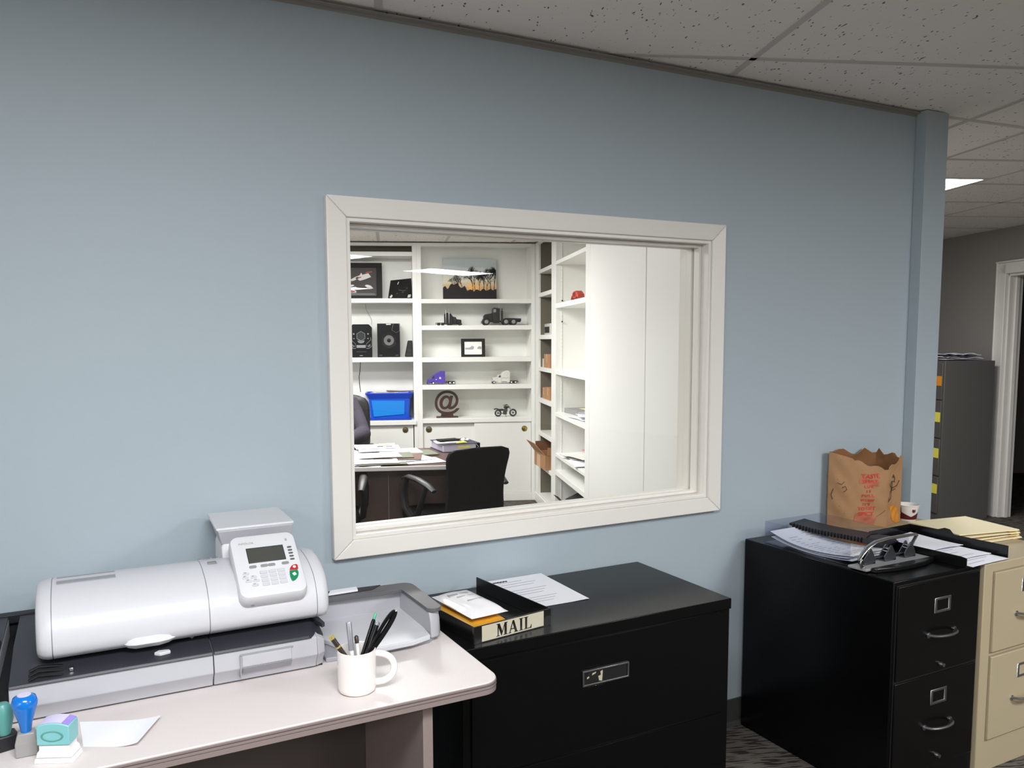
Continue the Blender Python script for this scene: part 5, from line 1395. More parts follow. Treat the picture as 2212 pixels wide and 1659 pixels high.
# model trucks (nose towards -x)
def wheel(t, x, y, r, w, rim, tire='rubber', tz=None):
    b = MB(); b.lathe([(r * .6, -w / 2), (r * .92, -w / 2), (r, -w * .3), (r, w * .3), (r * .92, w / 2), (r * .6, w / 2)], 24, (x, y, tz or r), 'y'); o = b.build('wheel', tire, t, smooth=True)
    b = MB(); b.lathe([(.0005, -w * .52), (r * .3, -w * .56), (r * .55, -w * .5), (r * .62, -w * .42)], 20, (x, y, tz or r), 'y', cap=False); b.build('hub', rim, o, smooth=True)
def truck(label, b0, L, H, body, rim, style, rz=0.0, hw=.038):
    t = bthing('model_truck', label, 'model truck', b0, rz, group='model trucks on the shelves')
    k = L; w = hw; r = .052 * L if style != 'old' else .088 * L
    x = lambda u: (u - .5) * L
    b = MB(); b.box(x(.02), x(.985), -w * .35, w * .35, r * .9, r * 1.35); b.box(x(.015), x(.05), -w, w, r * .55, r * 1.25); b.build('chassis', 'gunmetal' if body != 'truck_black' else body, t, bevel=.001)
    if style == 'aero':
        prof = [(x(.02), r * .7), (x(.02), r * 1.5), (x(.06), H * .40), (x(.155), H * .46), (x(.205), H * .68), (x(.33), H * .86), (x(.50), H * 1.0), (x(.635), H * .99), (x(.635), r * .9), (x(.27), r * .9), (x(.25), r * 1.6), (x(.14), r * 1.6), (x(.12), r * .7)]
        b = MB(); b.prism(prof, 'y', -w, w); b.build('cab', body, t, bevel=.003)
        b = MB(); b.prism([(x(.17), H * .47), (x(.215), H * .66), (x(.27), H * .66), (x(.27), H * .47)], 'y', -w - .0008, w + .0008); b.build('side_window', 'glass_dark', t, bevel=.0005)
        b = MB(); b.prism([(x(.43), H * .42), (x(.455), H * .60), (x(.475), H * .50), (x(.49), H * .58), (x(.495), H * .38), (x(.475), H * .44)], 'y', -w - .0008, -w); b.box(x(.31), x(.355), -w - .0008, -w, H * .36, H * .40); b.build('decal', 'stamp_white', t)
        b = MB(); b.box(x(.018), x(.05), -w * .6, w * .6, r * 1.3, H * .36); b.build('grille', 'dull_metal', t, bevel=.001)
    elif style == 'conv':
        b = MB(); b.prism([(x(.04), r * 1.3), (x(.04), H * .45), (x(.21), H * .50), (x(.21), r * 1.2)], 'y', -w * .7, w * .7); b.build('hood', body, t, bevel=.003)
        b = MB(); b.prism([(x(.21), r), (x(.21), H * .48), (x(.24), H * .66), (x(.345), H * .70), (x(.345), r)], 'y', -w * .9, w * .9); b.build('cab', body, t, bevel=.002)
        b = MB(); b.prism([(x(.35), r * .8), (x(.35), H * .72), (x(.42), H * .92), (x(.54), H), (x(.635), H * .98), (x(.635), r * .8)], 'y', -w, w); b.build('sleeper', body, t, bevel=.004)
        b = MB(); b.prism([(x(.245), H * .48), (x(.265), H * .63), (x(.325), H * .64), (x(.325), H * .48)], 'y', -w * .9 - .0008, w * .9 + .0008); b.build('side_window', 'glass_dark', t)
        b = MB(); b.tube([(x(.37), -w - .0006, H * .40), (x(.45), -w - .0006, H * .48), (x(.52), -w - .0006, H * .40), (x(.61), -w - .0006, H * .50)], .0012, 6); b.build('decal', 'key_grey', t)
        b = MB(); b.lathe([(.010, x(.36)), (.010, x(.55))], 16, (0, -w * .85, r * 1.05), 'x'); b.build('fuel_tank', 'chrome', t, smooth=True)
        for s_ in (-1, 1):
            b = MB(); b.box(x(.63), x(.655), s_ * w * .9 - .003, s_ * w * .9 + .003, r, H * .9); b.build('fairing', body, t)
        b = MB(); b.box(x(.03), x(.042), -w * .65, w * .65, r * 1.2, H * .44); b.build('grille', 'chrome', t, bevel=.001)
    else:
        b = MB(); b.prism([(x(.06), r * 1.25), (x(.06), H * .46), (x(.10), H * .56), (x(.285), H * .62), (x(.285), r * 1.1)], 'y', -w * .65, w * .65); b.build('hood', body, t, bevel=.003)
        b = MB(); b.prism([(x(.28), r * .95), (x(.28), H * .62), (x(.295), H * .86), (x(.32), H * .9), (x(.46), H * .86), (x(.46), r * .95)], 'y', -w * .9, w * .9); b.build('cab', body, t, bevel=.003)
        b = MB(); b.prism([(x(.30), H * .66), (x(.308), H * .82), (x(.365), H * .82), (x(.365), H * .66)], 'y', -w * .9 - .0008, w * .9 + .0008); b.build('side_window', 'key_grey', t)
        b = MB(); b.prism([(x(.02), r * 1.0), (x(.05), r * 1.85), (x(.11), r * 2.25), (x(.19), r * 2.15), (x(.27), r * 1.2), (x(.29), r * 1.0), (x(.25), r * 1.05), (x(.18), r * 1.95), (x(.11), r * 2.05), (x(.06), r * 1.6)], 'y', -w, w); b.build('fender', body, t, bevel=.001)
        for u, hh in ((.45, 1.0), (.505, .86), (.525, .86)):
            b = MB(); b.lathe([(.006, r), (.006, H * hh * .84), (.003, H * hh * .86), (.003, H * hh)], 12, (x(u), -w * .75, 0)); b.build('exhaust_stack', 'dull_metal' if u < .5 else body, t, smooth=True)
        b = MB(); b.prism([(x(.53), r * 1.5), (x(.53), r * 1.75), (x(.62), r * 1.9), (x(.65), r * 2.05), (x(.99), r * 1.9), (x(.99), r * 1.3), (x(.97), r * .9), (x(.95), r * 1.4), (x(.54), r * 1.3)], 'y', -w, w); b.build('rear_deck', body, t, bevel=.001)
        b = MB(); b.lathe([(.011, x(.30)), (.011, x(.44))], 16, (0, -w * .8, r * .95), 'x'); b.build('fuel_tank', 'gunmetal', t, smooth=True)
    fx = {'aero': .235, 'conv': .085, 'old': .125}[style]
    rx = {'aero': (.80, .93), 'conv': (.715, .86), 'old': (.615, .80)}[style]
    for u in (fx,) + rx:
        for s_ in (-1, 1):
            wheel(t, x(u), s_ * (w * .86), r, w * .42, rim)
    if style != 'old':
        b = MB(); b.box(x(.66), x(.97), -w * .8, w * .8, r * 1.75, r * 2.05); b.build('fifth_wheel', 'gunmetal', t, bevel=.001)
    return t
truck('purple aerodynamic model truck with a tall sleeper cab on the fourth shelf', (1.258, 5.37, 1.104), .275, .124, 'truck_purple', 'stamp_white', 'aero')
truck('white and silver model truck on the right of the fourth shelf', (1.865, 5.37, 1.104), .262, .124, 'truck_white', 'stamp_white', 'conv')
truck('large black old style model truck with tall exhaust stacks on the second shelf', (1.827, 5.37, 1.651), .378, .183, 'gunmetal', 'key_grey', 'old', hw=.05)
# black tow rig seen the other way round
tr = truck('smaller glossy black model truck facing right on the second shelf', (1.335, 5.37, 1.651), .255, .118, 'truck_black', 'gunmetal', 'conv', rz=pi, hw=.04)
b = MB()
for xx in (.028, -.002):
    b.lathe([(.0065, .02), (.0065, .125), (.004, .13), (.003, .155)], 12, (xx, .034, 0))
b.build('exhaust_stack', 'dull_metal', tr, smooth=True)
# at-sign sculpture
ats = bthing('at_sign_sculpture', 'dark wooden at-sign sculpture on the lowest open shelf', 'sculpture', (1.313, 5.36, .791))
vs, fs = text_mesh('@', .262, .011, bold=.004)
xs_ = [v[0] for v in vs]; ys_ = [v[1] for v in vs]
cx_, x_w = (min(xs_) + max(xs_)) / 2, max(xs_) - min(xs_); y_0, y_h = min(ys_), max(ys_) - min(ys_)
b = MB(); b.add([((x - cx_) * .232 / x_w, -z, .028 + (y - y_0) * .227 / y_h) for x, y, z in vs], fs); b.build('at_sign', 'wood_at', ats)
b = MB(); b.prism([(-.062, .012), (.062, .012), (.055, .03), (.058, .045), (.03, .048), (-.03, .048), (-.058, .045), (-.055, .03)], 'y', -.0105, .0105); b.build('neck', 'wood_at', ats, bevel=.001)
b = MB(); b.box(-.102, .102, -.03, .03, 0, .013); b.build('base', 'wood_at', ats, bevel=.003)
# motorcycle model
mo = bthing('model_motorcycle', 'dark metal chopper model at the right of the lowest open shelf', 'model motorcycle', (1.862, 5.36, .791))
def torus(b, c, R, r, seg=28, n=8):
    b.tube([(c[0] + R * cos(2 * pi * i / seg), c[1], c[2] + R * sin(2 * pi * i / seg)) for i in range(seg + 1)], r, n)
for nm_, cx, R in (('wheel', -.066, .026), ('wheel', .077, .029)):
    b = MB(); torus(b, (cx, 0, R + .0075), R, .0075); o = b.build(nm_, 'gunmetal', mo, smooth=True)
    b = MB()
    for k in range(6): b.tube([(cx, 0, R + .0075), (cx + R * cos(k * pi / 3), 0, R + .0075 + R * sin(k * pi / 3))], .0018, 5)
    b.lathe([(.008, -.006), (.008, .006)], 12, (cx, 0, R + .0075), 'y'); b.build('spokes', 'gunmetal', o)
b = MB(); b.tube([(-.066, .006, .033), (-.03, .008, .03), (.0, .008, .028), (.02, .006, .06)], .004, 8); b.tube([(-.066, 0, .062), (-.03, 0, .058), (.0, 0, .066), (.028, 0, .085)], .005, 8); b.build('frame', 'gunmetal', mo, smooth=True)
for s_ in (-1, 1):
    b = MB(); b.tube([(.077, s_ * .011, .037), (.05, s_ * .01, .075), (.028, s_ * .009, .108)], .0035, 8); b.build('fork', 'dull_metal', mo, smooth=True)
    b = MB(); b.tube([(.03, 0, .106), (.022, s_ * .02, .112), (.0, s_ * .032, .108), (-.012, s_ * .034, .1)], .003, 8); b.build('handlebar', 'gunmetal', mo, smooth=True)
b = MB(); b.ball((.012, 0, .088), (.026, .012, .013)); b.build('tank', 'gunmetal', mo, smooth=True)
b = MB(); b.ball((-.035, 0, .066), (.03, .012, .008)); b.tube([(-.105, 0, .07), (-.085, 0, .075), (-.06, 0, .07)], .006, 8); b.build('seat', 'black_matte', mo, smooth=True)
b = MB(); b.box(-.018, .018, -.011, .011, .02, .05); b.ball((-.006, -.004, .06), (.014, .014, .016)); b.ball((.014, -.004, .06), (.012, .014, .016)); b.build('engine', 'dark_metal', mo, bevel=.002)
b = MB(); b.ball((.042, 0, .09), (.008, .009, .009)); b.build('headlamp', 'dull_metal', mo, smooth=True)
b = MB(); b.tube([(.0, -.012, .025), (.004, -.02, .012), (.008, -.026, .001)], .002, 6); b.build('kickstand', 'gunmetal', mo, smooth=True)

# ------------------------------------------------------------------ things on the right-hand shelves
pj = bthing('projector', 'white boxy projector on a corner shelf', 'projector', (2.30, 5.03, 1.558), rz=0)
b = MB(); b.prism([(-.20, 0), (.20, 0), (.20, .1), (-.12, .1), (-.155, .055), (-.20, .045)][::-1], 'x', -.11, .11)
for i in range(len(b.v)): b.v[i] = (b.v[i][0], -b.v[i][1], b.v[i][2])
b.build('body', 'truck_white', pj, bevel=.006)
b = MB(); b.box(-.114, -.108, -.16, .04, .018, .072); b.build('front_grille', 'frame_black', pj, bevel=.002)
b = MB(); b.lathe([(.02, -.122), (.02, -.108)], 24, (0, .01, .045), 'x'); b.build('lens', 'dull_metal', pj, smooth=True)
def carton(label, b0, w, d, h, m, rz=0, tape=True, grp=None):
    t = bthing('carton', label, 'box', b0, rz, grp)
    b = MB(); b.box(-w / 2, w / 2, -d / 2, d / 2, 0, h); b.build('box', m, t, bevel=.002)
    if tape:
        b = MB(); b.box(-w / 2 - .0008, w / 2 + .0008, -.012, .012, h * .35, h + .0008); b.box(-.012, .012, -d / 2 - .0008, d / 2 + .0008, h * .6, h + .0008); b.build('tape', 'cardboard_tape', t)
    return t
carton('small taped brown carton on the corner shelf below the projector', (2.25, 4.86, 1.268), .17, .26, .118, 'cardboard')
carton('white box beside the brown carton below the projector', (2.25, 5.05, 1.268), .16, .08, .075, 'truck_white', tape=False)
carton('brown carton with a tape seam, left of two on a corner shelf', (2.24, 4.965, .987), .16, .14, .098, 'cardboard')
carton('brown carton with a tape seam, right of two on a corner shelf', (2.24, 4.79, .987), .16, .19, .108, 'cardboard')
ob = bthing('open_carton', 'open brown carton with flaps up, sticking out of the corner shelf', 'box', (2.19, 4.80, .39), rz=radians(4))
ow, od, oh = .20, .38, .125
b = MB(); b.box(-ow / 2, ow / 2, -od / 2, od / 2, .0, .003); b.build('box_bottom', 'cardboard', ob)
for nm_, a in (('wall', (-ow / 2, -ow / 2 + .004, -od / 2, od / 2, .003, oh)), ('wall', (ow / 2 - .004, ow / 2, -od / 2, od / 2, .003, oh)), ('wall', (-ow / 2 + .004, ow / 2 - .004, -od / 2, -od / 2 + .004, .003, oh)), ('wall', (-ow / 2 + .004, ow / 2 - .004, od / 2 - .004, od / 2, .003, oh))):
    b = MB(); b.box(*a); b.build(nm_, 'cardboard', ob)
b = MB(); b.add([(-ow / 2, -od / 2, oh), (-ow / 2, od / 2, oh), (-ow / 2 - .075, od / 2, oh + .10), (-ow / 2 - .075, -od / 2 + .1, oh + .10), (-ow / 2 + .003, -od / 2, oh), (-ow / 2 + .003, od / 2, oh), (-ow / 2 - .072, od / 2, oh + .102), (-ow / 2 - .072, -od / 2 + .1, oh + .102)], [(0, 1, 2, 3), (7, 6, 5, 4), (0, 4, 5, 1), (1, 5, 6, 2), (2, 6, 7, 3), (3, 7, 4, 0)]); b.build('flap', 'cardboard', ob)
b = MB(); b.box(ow / 2 - .004, ow / 2, -od / 2, od / 2, oh, oh + .09); b.box(-ow / 2 + .01, ow / 2 - .005, od / 2 - .004, od / 2, oh, oh + .085); b.build('flap', 'cardboard_dark', ob)
b = MB(); b.box(-ow / 2 + .02, ow / 2 - .02, -od / 2 - .002, -od / 2 + .002, oh, oh + .07); b.build('flap', 'cardboard', ob)
b = MB(); b.box(-ow / 2 - .0008, -ow / 2 + .001, -.02, .10, .0, .11); b.build('tape', 'cardboard_tape', ob)
for k, (yy, m_, lab) in enumerate(((4.02, 'toy_red', 'red toy truck with an open cab on the second shelf, on the left of two'), (3.90, 'toy_red', 'bright red toy truck right of the other one, half behind the stile'))):
    t = bthing('toy_truck', lab, 'toy', (2.25 - .02 * k, yy + .06, 1.807), rz=radians(90 + 12 * k), group='red toy trucks')
    b = MB(); b.prism([(-.06, .018), (.06, .018), (.06, .045), (.035, .05), (.028, .074), (-.012, .08), (-.03, .07), (-.058, .052)], 'y', -.03, .03); b.build('body', m_, t, bevel=.006)
    b = MB(); b.prism([(-.02, .036), (.026, .036), (.022, .066), (-.01, .070), (-.022, .06)], 'y', -.0308, .0308); b.build('window', 'toy_red_dark', t)
    for sx in (-.038, .038):
        b = MB(); b.lathe([(.016, -.034), (.018, -.03), (.018, .03), (.016, .034)], 18, (sx, 0, .018), 'y'); b.build('wheel', 'toy_red_dark', t, smooth=True)
random.seed(5)

bd = bthing('ring_binder', 'white binder with a yellow patch on the shelf below the empty one', 'binder', (2.34, 4.16, .918), rz=radians(6))
b = MB(); b.box(-.12, .12, -.16, .16, 0, .003); b.box(-.12, .12, -.16, .16, .035, .038); b.box(-.12, -.117, -.16, .16, .003, .035); b.build('cover', 'key_grey', bd, bevel=.001)
b = MB(); b.box(-.115, .11, -.15, .15, .003, .034); b.build('pages', 'paper', bd)
b = MB(); b.box(-.03, .08, -.12, .06, .0382, .039); b.build('sticky_patch', 'sticky_pale', bd)
def shelf_sheet(label, cx, cy, z, w, d, rz, m, droop, grp):
    fn = lambda u, v: ((u - .5) * w, (v - .5) * d, .001 + .004 * (1 + sin(5 * u + 4 * v)) + droop * (1 - u) ** 2)
    b = MB(); b.sheet(fn, 8, 8, .002); return tag(b.build('paper_sheet', m, loc=BL(cx, cy, z), rz=TH + rz), label, 'paper', grp)
shelf_sheet('crumpled white sheet in front of the binder on the shelf unit', 2.27, 3.72, .9185, .24, .36, .1, 'paper', .0, 'loose papers on the open shelves')
shelf_sheet('second white sheet lying on the crumpled one by the binder', 2.28, 3.70, .932, .22, .3, -.15, 'paper', .012, 'loose papers on the open shelves')
shelf_sheet('large white sheet at the bottom of the loose papers on the low shelf', 2.29, 4.10, .5785, .26, .40, .05, 'paper', .0, 'loose papers on the open shelves')
shelf_sheet('white sheet hanging over the front of the low shelf', 2.27, 3.72, .5785, .27, .38, -.12, 'paper', .0, 'loose papers on the open shelves')
shelf_sheet('white sheet across the other two on the low shelf', 2.28, 3.93, .5925, .25, .34, .35, 'paper_warm', .01, 'loose papers on the open shelves')
b = MB(); b.sheet(lambda u, v: ((u - .5) * .05, (v - .5) * .16, .002), 4, 4, .003); tag(b.build('paper_sheet', 'pink', loc=BL(2.37, 4.17, .6085), rz=TH + .1), 'pink slip on top of the papers on the low shelf', 'paper', 'loose papers on the open shelves')
om = bthing('adding_machine', 'old grey office machine on the bottom shelf of the open unit', 'office machine', (2.30, 3.94, .085))
b = MB(); b.prism([(-.16, 0), (.16, 0), (.16, .2), (.02, .205), (-.12, .145), (-.16, .12)], 'y', -.24, .22); b.build('housing', 'office_machine', om, bevel=.012)
b = MB(); b.prism([(-.13, .148), (.0, .205), (.0, .212), (-.13, .153)], 'y', -.12, .17); b.build('key_well', 'office_machine_dark', om, bevel=.004)
b = MB(); b.box(.02, .12, -.2, .1, .2, .214); b.build('carriage', 'office_machine_dark', om, bevel=.004)
cx_b = bthing('carton', 'small open white box with dark lining on the bottom shelf', 'box', (2.25, 4.275, .085), rz=radians(10))
b = MB(); ring_frame(b, (-.08, .08, -.05, .05), (-.075, .075, -.045, .045), 'z', .0, .1); b.build('wall', 'truck_white', cx_b)
b = MB(); b.box(-.074, .074, -.044, .044, 0, .03); b.build('lining', 'office_machine_dark', cx_b)
b = MB(); b.prism([(-.08, .1), (-.13, .15), (-.127, .152), (-.077, .1)], 'y', -.048, .048); b.build('flap', 'office_machine_dark', cx_b)

# ------------------------------------------------------------------ office desk
od_ = bthing('office_desk', 'dark wooden office desk covered in papers behind the window', 'desk', (.5, 3.16, 0))
DZ2 = .745
b = MB(); b.box(-1.2, .92, -.405, .42, DZ2 - .03, DZ2); b.build('desktop', 'wood_desk', od_, bevel=.002)
b = MB(); b.box(-1.2, .92, -.42, -.405, DZ2 - .026, DZ2 + .0005); b.build('edge_glare', 'desk_edge_glare', od_, bevel=.003)  # front edge coloured pale to imitate its reflection
b = MB(); b.box(-1.1, .84, -.22, -.20, .03, DZ2 - .03); b.build('front_panel', 'wood_dark', od_, bevel=.001)
b = MB(); b.box(-1.1, .84, -.225, -.22, .665, DZ2 - .03); b.build('panel_rail', 'wood_dark', od_, bevel=.001)
b = MB(); b.box(.262, .264, -.2225, -.22, .03, .66); b.build('panel_glint', 'desk_edge_glare', od_)  # thin pale strip painted as an edge highlight on the panel
for x0, x1 in ((-1.12, -1.09), (.83, .86)):
    b = MB(); b.box(x0, x1, -.36, .38, 0, DZ2 - .03); b.build('end_panel', 'wood_dark', od_, bevel=.002)
def dsheet(label, cx, cy, z, w, d, deg, m='paper', t=.0015, grp='papers on the office desk', wave=.002, nm='paper_sheet', cat='paper'):
    fn = lambda u, v: ((u - .5) * w, (v - .5) * d, .0003 + wave * (1 + sin(4 * u + 3 * v + cx * 9)) * .5)
    b = MB(); b.sheet(fn, 6, 6, t); return tag(b.build(nm, m, loc=BL(cx, cy, z), rz=TH + radians(deg)), label, cat, grp)
Z0 = DZ2 + .0006
dsheet('white sheet nearest the left front corner of the desk', .60, 2.88, Z0, .216, .279, 78)
dsheet('green folder under the white sheets at the front edge of the desk', .72, 2.89, Z0 + .0045, .30, .235, 8, 'folder_green', .004, nm='file_folder', cat='folder')
dsheet('white sheet on the green folder at the front edge of the desk', .685, 2.895, Z0 + .0115, .28, .216, 6, t=.004)
dsheet('white sheet fanned out on the right at the front edge of the desk', .965, 2.94, Z0 + .001, .28, .22, 16, t=.002)
dsheet('second white sheet on the right, under the chair back', .90, 3.02, Z0 + .0065, .279, .216, 26, t=.002)
dsheet('dark brown folder in the middle of the desk papers', .83, 3.06, Z0 + .011, .30, .24, -4, 'folder_brown', .004, nm='file_folder', cat='folder')
dsheet('olive green folder in the middle of the desk papers', .77, 3.09, Z0 + .0175, .30, .24, 5, 'folder_green', .004, nm='file_folder', cat='folder')
dsheet('large white sheet in the middle of the desk, on the olive folder', .70, 3.07, Z0 + .024, .279, .22, 9, t=.003)
dsheet('white sheet at the left of the desk in front of the person', .52, 3.10, Z0 + .001, .216, .279, 70, t=.004)
dsheet('white sheet near the person, on the left of the desk', .56, 3.32, Z0 + .0055, .216, .279, 60, t=.004)
dsheet('dark green folder towards the binder', .93, 3.27, Z0 + .001, .30, .235, 14, 'folder_green', .008, nm='file_folder', cat='folder')
dsheet('white sheets lying on the dark green folder', .84, 3.30, Z0 + .0115, .279, .216, 10, t=.008)
dsheet('white stack under the yellow note', .70, 3.37, Z0 + .0215, .279, .216, 4, t=.014)
dsheet('topmost white sheet with dark marks at the back of the desk', .67, 3.39, Z0 + .038, .27, .2, 8, t=.006)
dsheet('pale yellow note on the topmost papers', .755, 3.45, Z0 + .0465, .11, .09, 2, 'sticky_pale', .001)
b = MB(); b.box(-.012, .03, -.003, .003, 0, .004); b.box(.05, .09, -.002, .003, 0, .004); tag(b.build('pen', 'frame_black', loc=BL(.70, 3.33, Z0 + .0465), rz=TH + .1), 'black marker on the white papers at the back of the desk', 'pen')
bi = bthing('ring_binder', 'thick lavender ring binder with a navy cover at the right of the desk', 'binder', (1.235, 3.49, DZ2), rz=radians(14))
b = MB(); b.box(-.14, .13, -.15, .15, 0.0, .004); b.box(-.14, .13, -.15, .15, .052, .056); b.build('cover', 'navy', bi, bevel=.001)
b = MB(); b.box(.13, .134, -.15, .15, 0, .056); b.build('spine', 'frame_black', bi, bevel=.001)
b = MB(); b.box(-.13, .105, -.143, .143, .004, .0518); b.build('pages', 'lavender', bi)
b = MB(); b.box(-.03, .06, -.1445, -.1428, .026, .037); b.build('yellow_tab', 'sticky', bi)
b = MB(); b.tube([(.105, -.146, .008), (.122, -.146, .03), (.105, -.146, .05)], .003, 8); b.box(.105, .128, -.1505, -.1495, .004, .012); b.build('ring', 'chrome', bi)
dsheet('white notepad lying on the binder', 1.165, 3.42, DZ2 + .0565, .15, .13, 10, t=.006, grp='things on the binder')
dsheet('yellow sticky notes on the binder', 1.265, 3.40, DZ2 + .0565, .075, .075, 12, 'sticky', .005, grp='things on the binder')
b = MB(); b.box(-.075, .075, -.04, .04, 0, .012); tag(b.build('tablet_case', 'frame_black', loc=BL(1.18, 3.44, DZ2 + .067), rz=TH + .35, bevel=.004), 'black flat case on top of the notepad on the binder', 'case', 'things on the binder')
b = MB(); b.ball((0, 0, .012), (.018, .014, .012)); b.ball((.03, .01, .01), (.014, .012, .010)); tag(b.build('crumpled_tissue', 'paper', loc=BL(1.29, 3.46, DZ2 + .0565), rz=TH, smooth=True), 'white crumpled tissue on the binder cover', 'tissue')

# ------------------------------------------------------------------ guest chairs
def guest_chair(label, b0, rz):
    t = bthing('guest_chair', label, 'chair', b0, rz, group='black guest chairs at the office desk')
    # local: faces +y, back at y = 0
    b = MB()
    rows = []
    for k in range(9):
        v = k / 8; z = .45 + .435 * v
        hw = .226 - .022 * sin(pi * min(1, v * 1.1)) + .012 * v ** 3
        y = -.005 - .045 * v + .03 * (1 - (2 * v - .75) ** 2) * .5
        if v > .97: hw -= .025
        if v < .03: hw -= .03
        rows.append([(x * hw, y - .03 * (abs(x) ** 2) + .03 + o, z + .016 * abs(x) ** 3 * max(0, v - .6) / .4) for x, o in [(-1, -.02), (-.6, -.026), (0, -.028), (.6, -.026), (1, -.02), (1, .02), (.6, .024), (0, .026), (-.6, .024), (-1, .02)]])
    b.loft(rows); b.build('backrest', 'fabric_black', t, smooth=True, sub=1)
    b = MB(); b.prism(rrect(-.235, .235, .06, .52, .06, 5), 'z', .41, .47); b.build('seat', 'fabric_black', t, bevel=.02, seg=3)
    for s_ in (-1, 1):
        b = MB(); b.tube([(s_ * .262, .40, .672), (s_ * .268, .32, .692), (s_ * .268, .20, .688), (s_ * .262, .10, .668), (s_ * .255, .04, .64)], [.018, .024, .026, .024, .018], 12, .62); b.build('arm_pad', 'chair_plastic', t, smooth=True)
        b = MB(); b.tube([(s_ * .265, .36, .675), (s_ * .272, .385, .60), (s_ * .268, .37, .50), (s_ * .245, .33, .44), (s_ * .19, .31, .405)], [.014, .017, .016, .016, .014], 10, 1.6); b.tube([(s_ * .262, .12, .66), (s_ * .27, .17, .55), (s_ * .262, .24, .45), (s_ * .2, .28, .405)], [.012, .014, .014, .012], 10, 1.4)
        b.build('arm_support', 'chair_plastic', t, smooth=True)
        b = MB(); b.tube([(s_ * .225, .46, .41), (s_ * .235, .50, .03), (s_ * .235, .47, .014), (s_ * .235, .03, .014), (s_ * .235, .0, .03), (s_ * .215, .06, .40), (s_ * .19, .04, .47), (s_ * .17, .02, .52)], .013, 10); b.build('leg', 'black_plastic', t, smooth=True)
    b = MB(); b.tube([(-.225, .44, .40), (.225, .44, .40)], .011, 8); b.tube([(-.215, .08, .40), (.215, .08, .40)], .011, 8); b.build('cross_bar', 'black_plastic', t, smooth=True)
    b = MB(); b.box(-.03, -.02, -.026, -.02, .49, .496); b.box(.06, .066, -.026, -.02, .49, .496); b.build('screw', 'dull_metal', t)
    return t
guest_chair('black mesh guest chair turned left in front of the desk, its back to the window', (1.272, 2.52, 0), radians(27))
guest_chair('black guest chair cut off by the left edge of the window frame', (.35, 2.47, 0), radians(1))

# executive chair and the person behind the desk
ec = bthing('executive_chair', 'black leather high backed chair behind the person', 'chair', (.34, 4.42, 0))
b = MB()
rows = []
for k in range(8):
    v = k / 7; z = .50 + .60 * v; hw = .27 + .01 * sin(pi * v) - (.05 if v > .98 else 0)
    y = .06 + .10 * v
    rows.append([(x * hw, y + o - .03 * abs(x) ** 3, z - .03 * abs(x) ** 4 * (v > .9)) for x, o in [(-1, -.03), (-.6, -.045), (0, -.05), (.6, -.045), (1, -.03), (1, .035), (.6, .05), (0, .055), (-.6, .05), (-1, .035)]])
b.loft(rows); b.build('backrest', 'leather', ec, smooth=True, sub=1)
b = MB(); b.prism(rrect(-.26, .26, -.42, .10, .07, 5), 'z', .40, .49); b.build('seat', 'leather', ec, bevel=.025, seg=3)
for s_ in (-1, 1):
    b = MB(); b.tube([(s_ * .29, -.22, .66), (s_ * .29, -.05, .665), (s_ * .285, .05, .65)], .022, 10); b.tube([(s_ * .285, -.12, .655), (s_ * .285, -.1, .5), (s_ * .24, -.1, .44)], .015, 8); b.build('armrest', 'black_plastic', ec, smooth=True)
b = MB(); b.lathe([(.03, .08), (.03, .3), (.02, .3), (.02, .41)], 16, (0, -.16, 0)); b.build('gas_column', 'black_plastic', ec, smooth=True)
for k in range(5):
    a = 2 * pi * k / 5 + .3
    b = MB(); b.tube([(0, -.16, .1), (.17 * cos(a), -.16 + .17 * sin(a), .085), (.29 * cos(a), -.16 + .29 * sin(a), .065)], [.022, .018, .014], 8); lg = b.build('leg', 'black_plastic', ec, smooth=True)
    b = MB(); b.lathe([(.027, -.018), (.027, .018)], 16, (.30 * cos(a), -.16 + .30 * sin(a), .0275), 'y'); b.build('caster', 'rubber', lg, smooth=True)

pe = bthing('person', 'person in a dark jacket seated behind the desk, mostly hidden by the window frame', 'person', (.31, 4.20, 0))
b = MB()
def limb(pts, rad, n=14): b.tube(pts, rad, n)
# torso, neck, head
def ell(cx, cy, z, rx, ry, n=20): return [(cx + rx * cos(2 * pi * i / n), cy + ry * sin(2 * pi * i / n), z) for i in range(n)]
b.loft([ell(0, .02, .475, .15, .11), ell(0, .02, .52, .185, .13), ell(0, .01, .62, .175, .125), ell(0, .0, .76, .185, .13), ell(0, -.01, .90, .20, .13), ell(0, -.01, .98, .20, .115), ell(0, -.005, 1.04, .165, .09), ell(0, -.005, 1.085, .085, .065), ell(0, -.01, 1.11, .055, .055)])
limb([(0, -.01, 1.06), (0, -.02, 1.13), (0, -.035, 1.20)], [.062, .056, .058])
b.ball((0, -.03, 1.285), (.076, .094, .115), 20, 14); b.ball((0, -.062, 1.225), (.052, .055, .052), 16, 10)
b.tube([(0, -.118, 1.30), (0, -.135, 1.265), (0, -.122, 1.252)], [.009, .015, .010], 10)
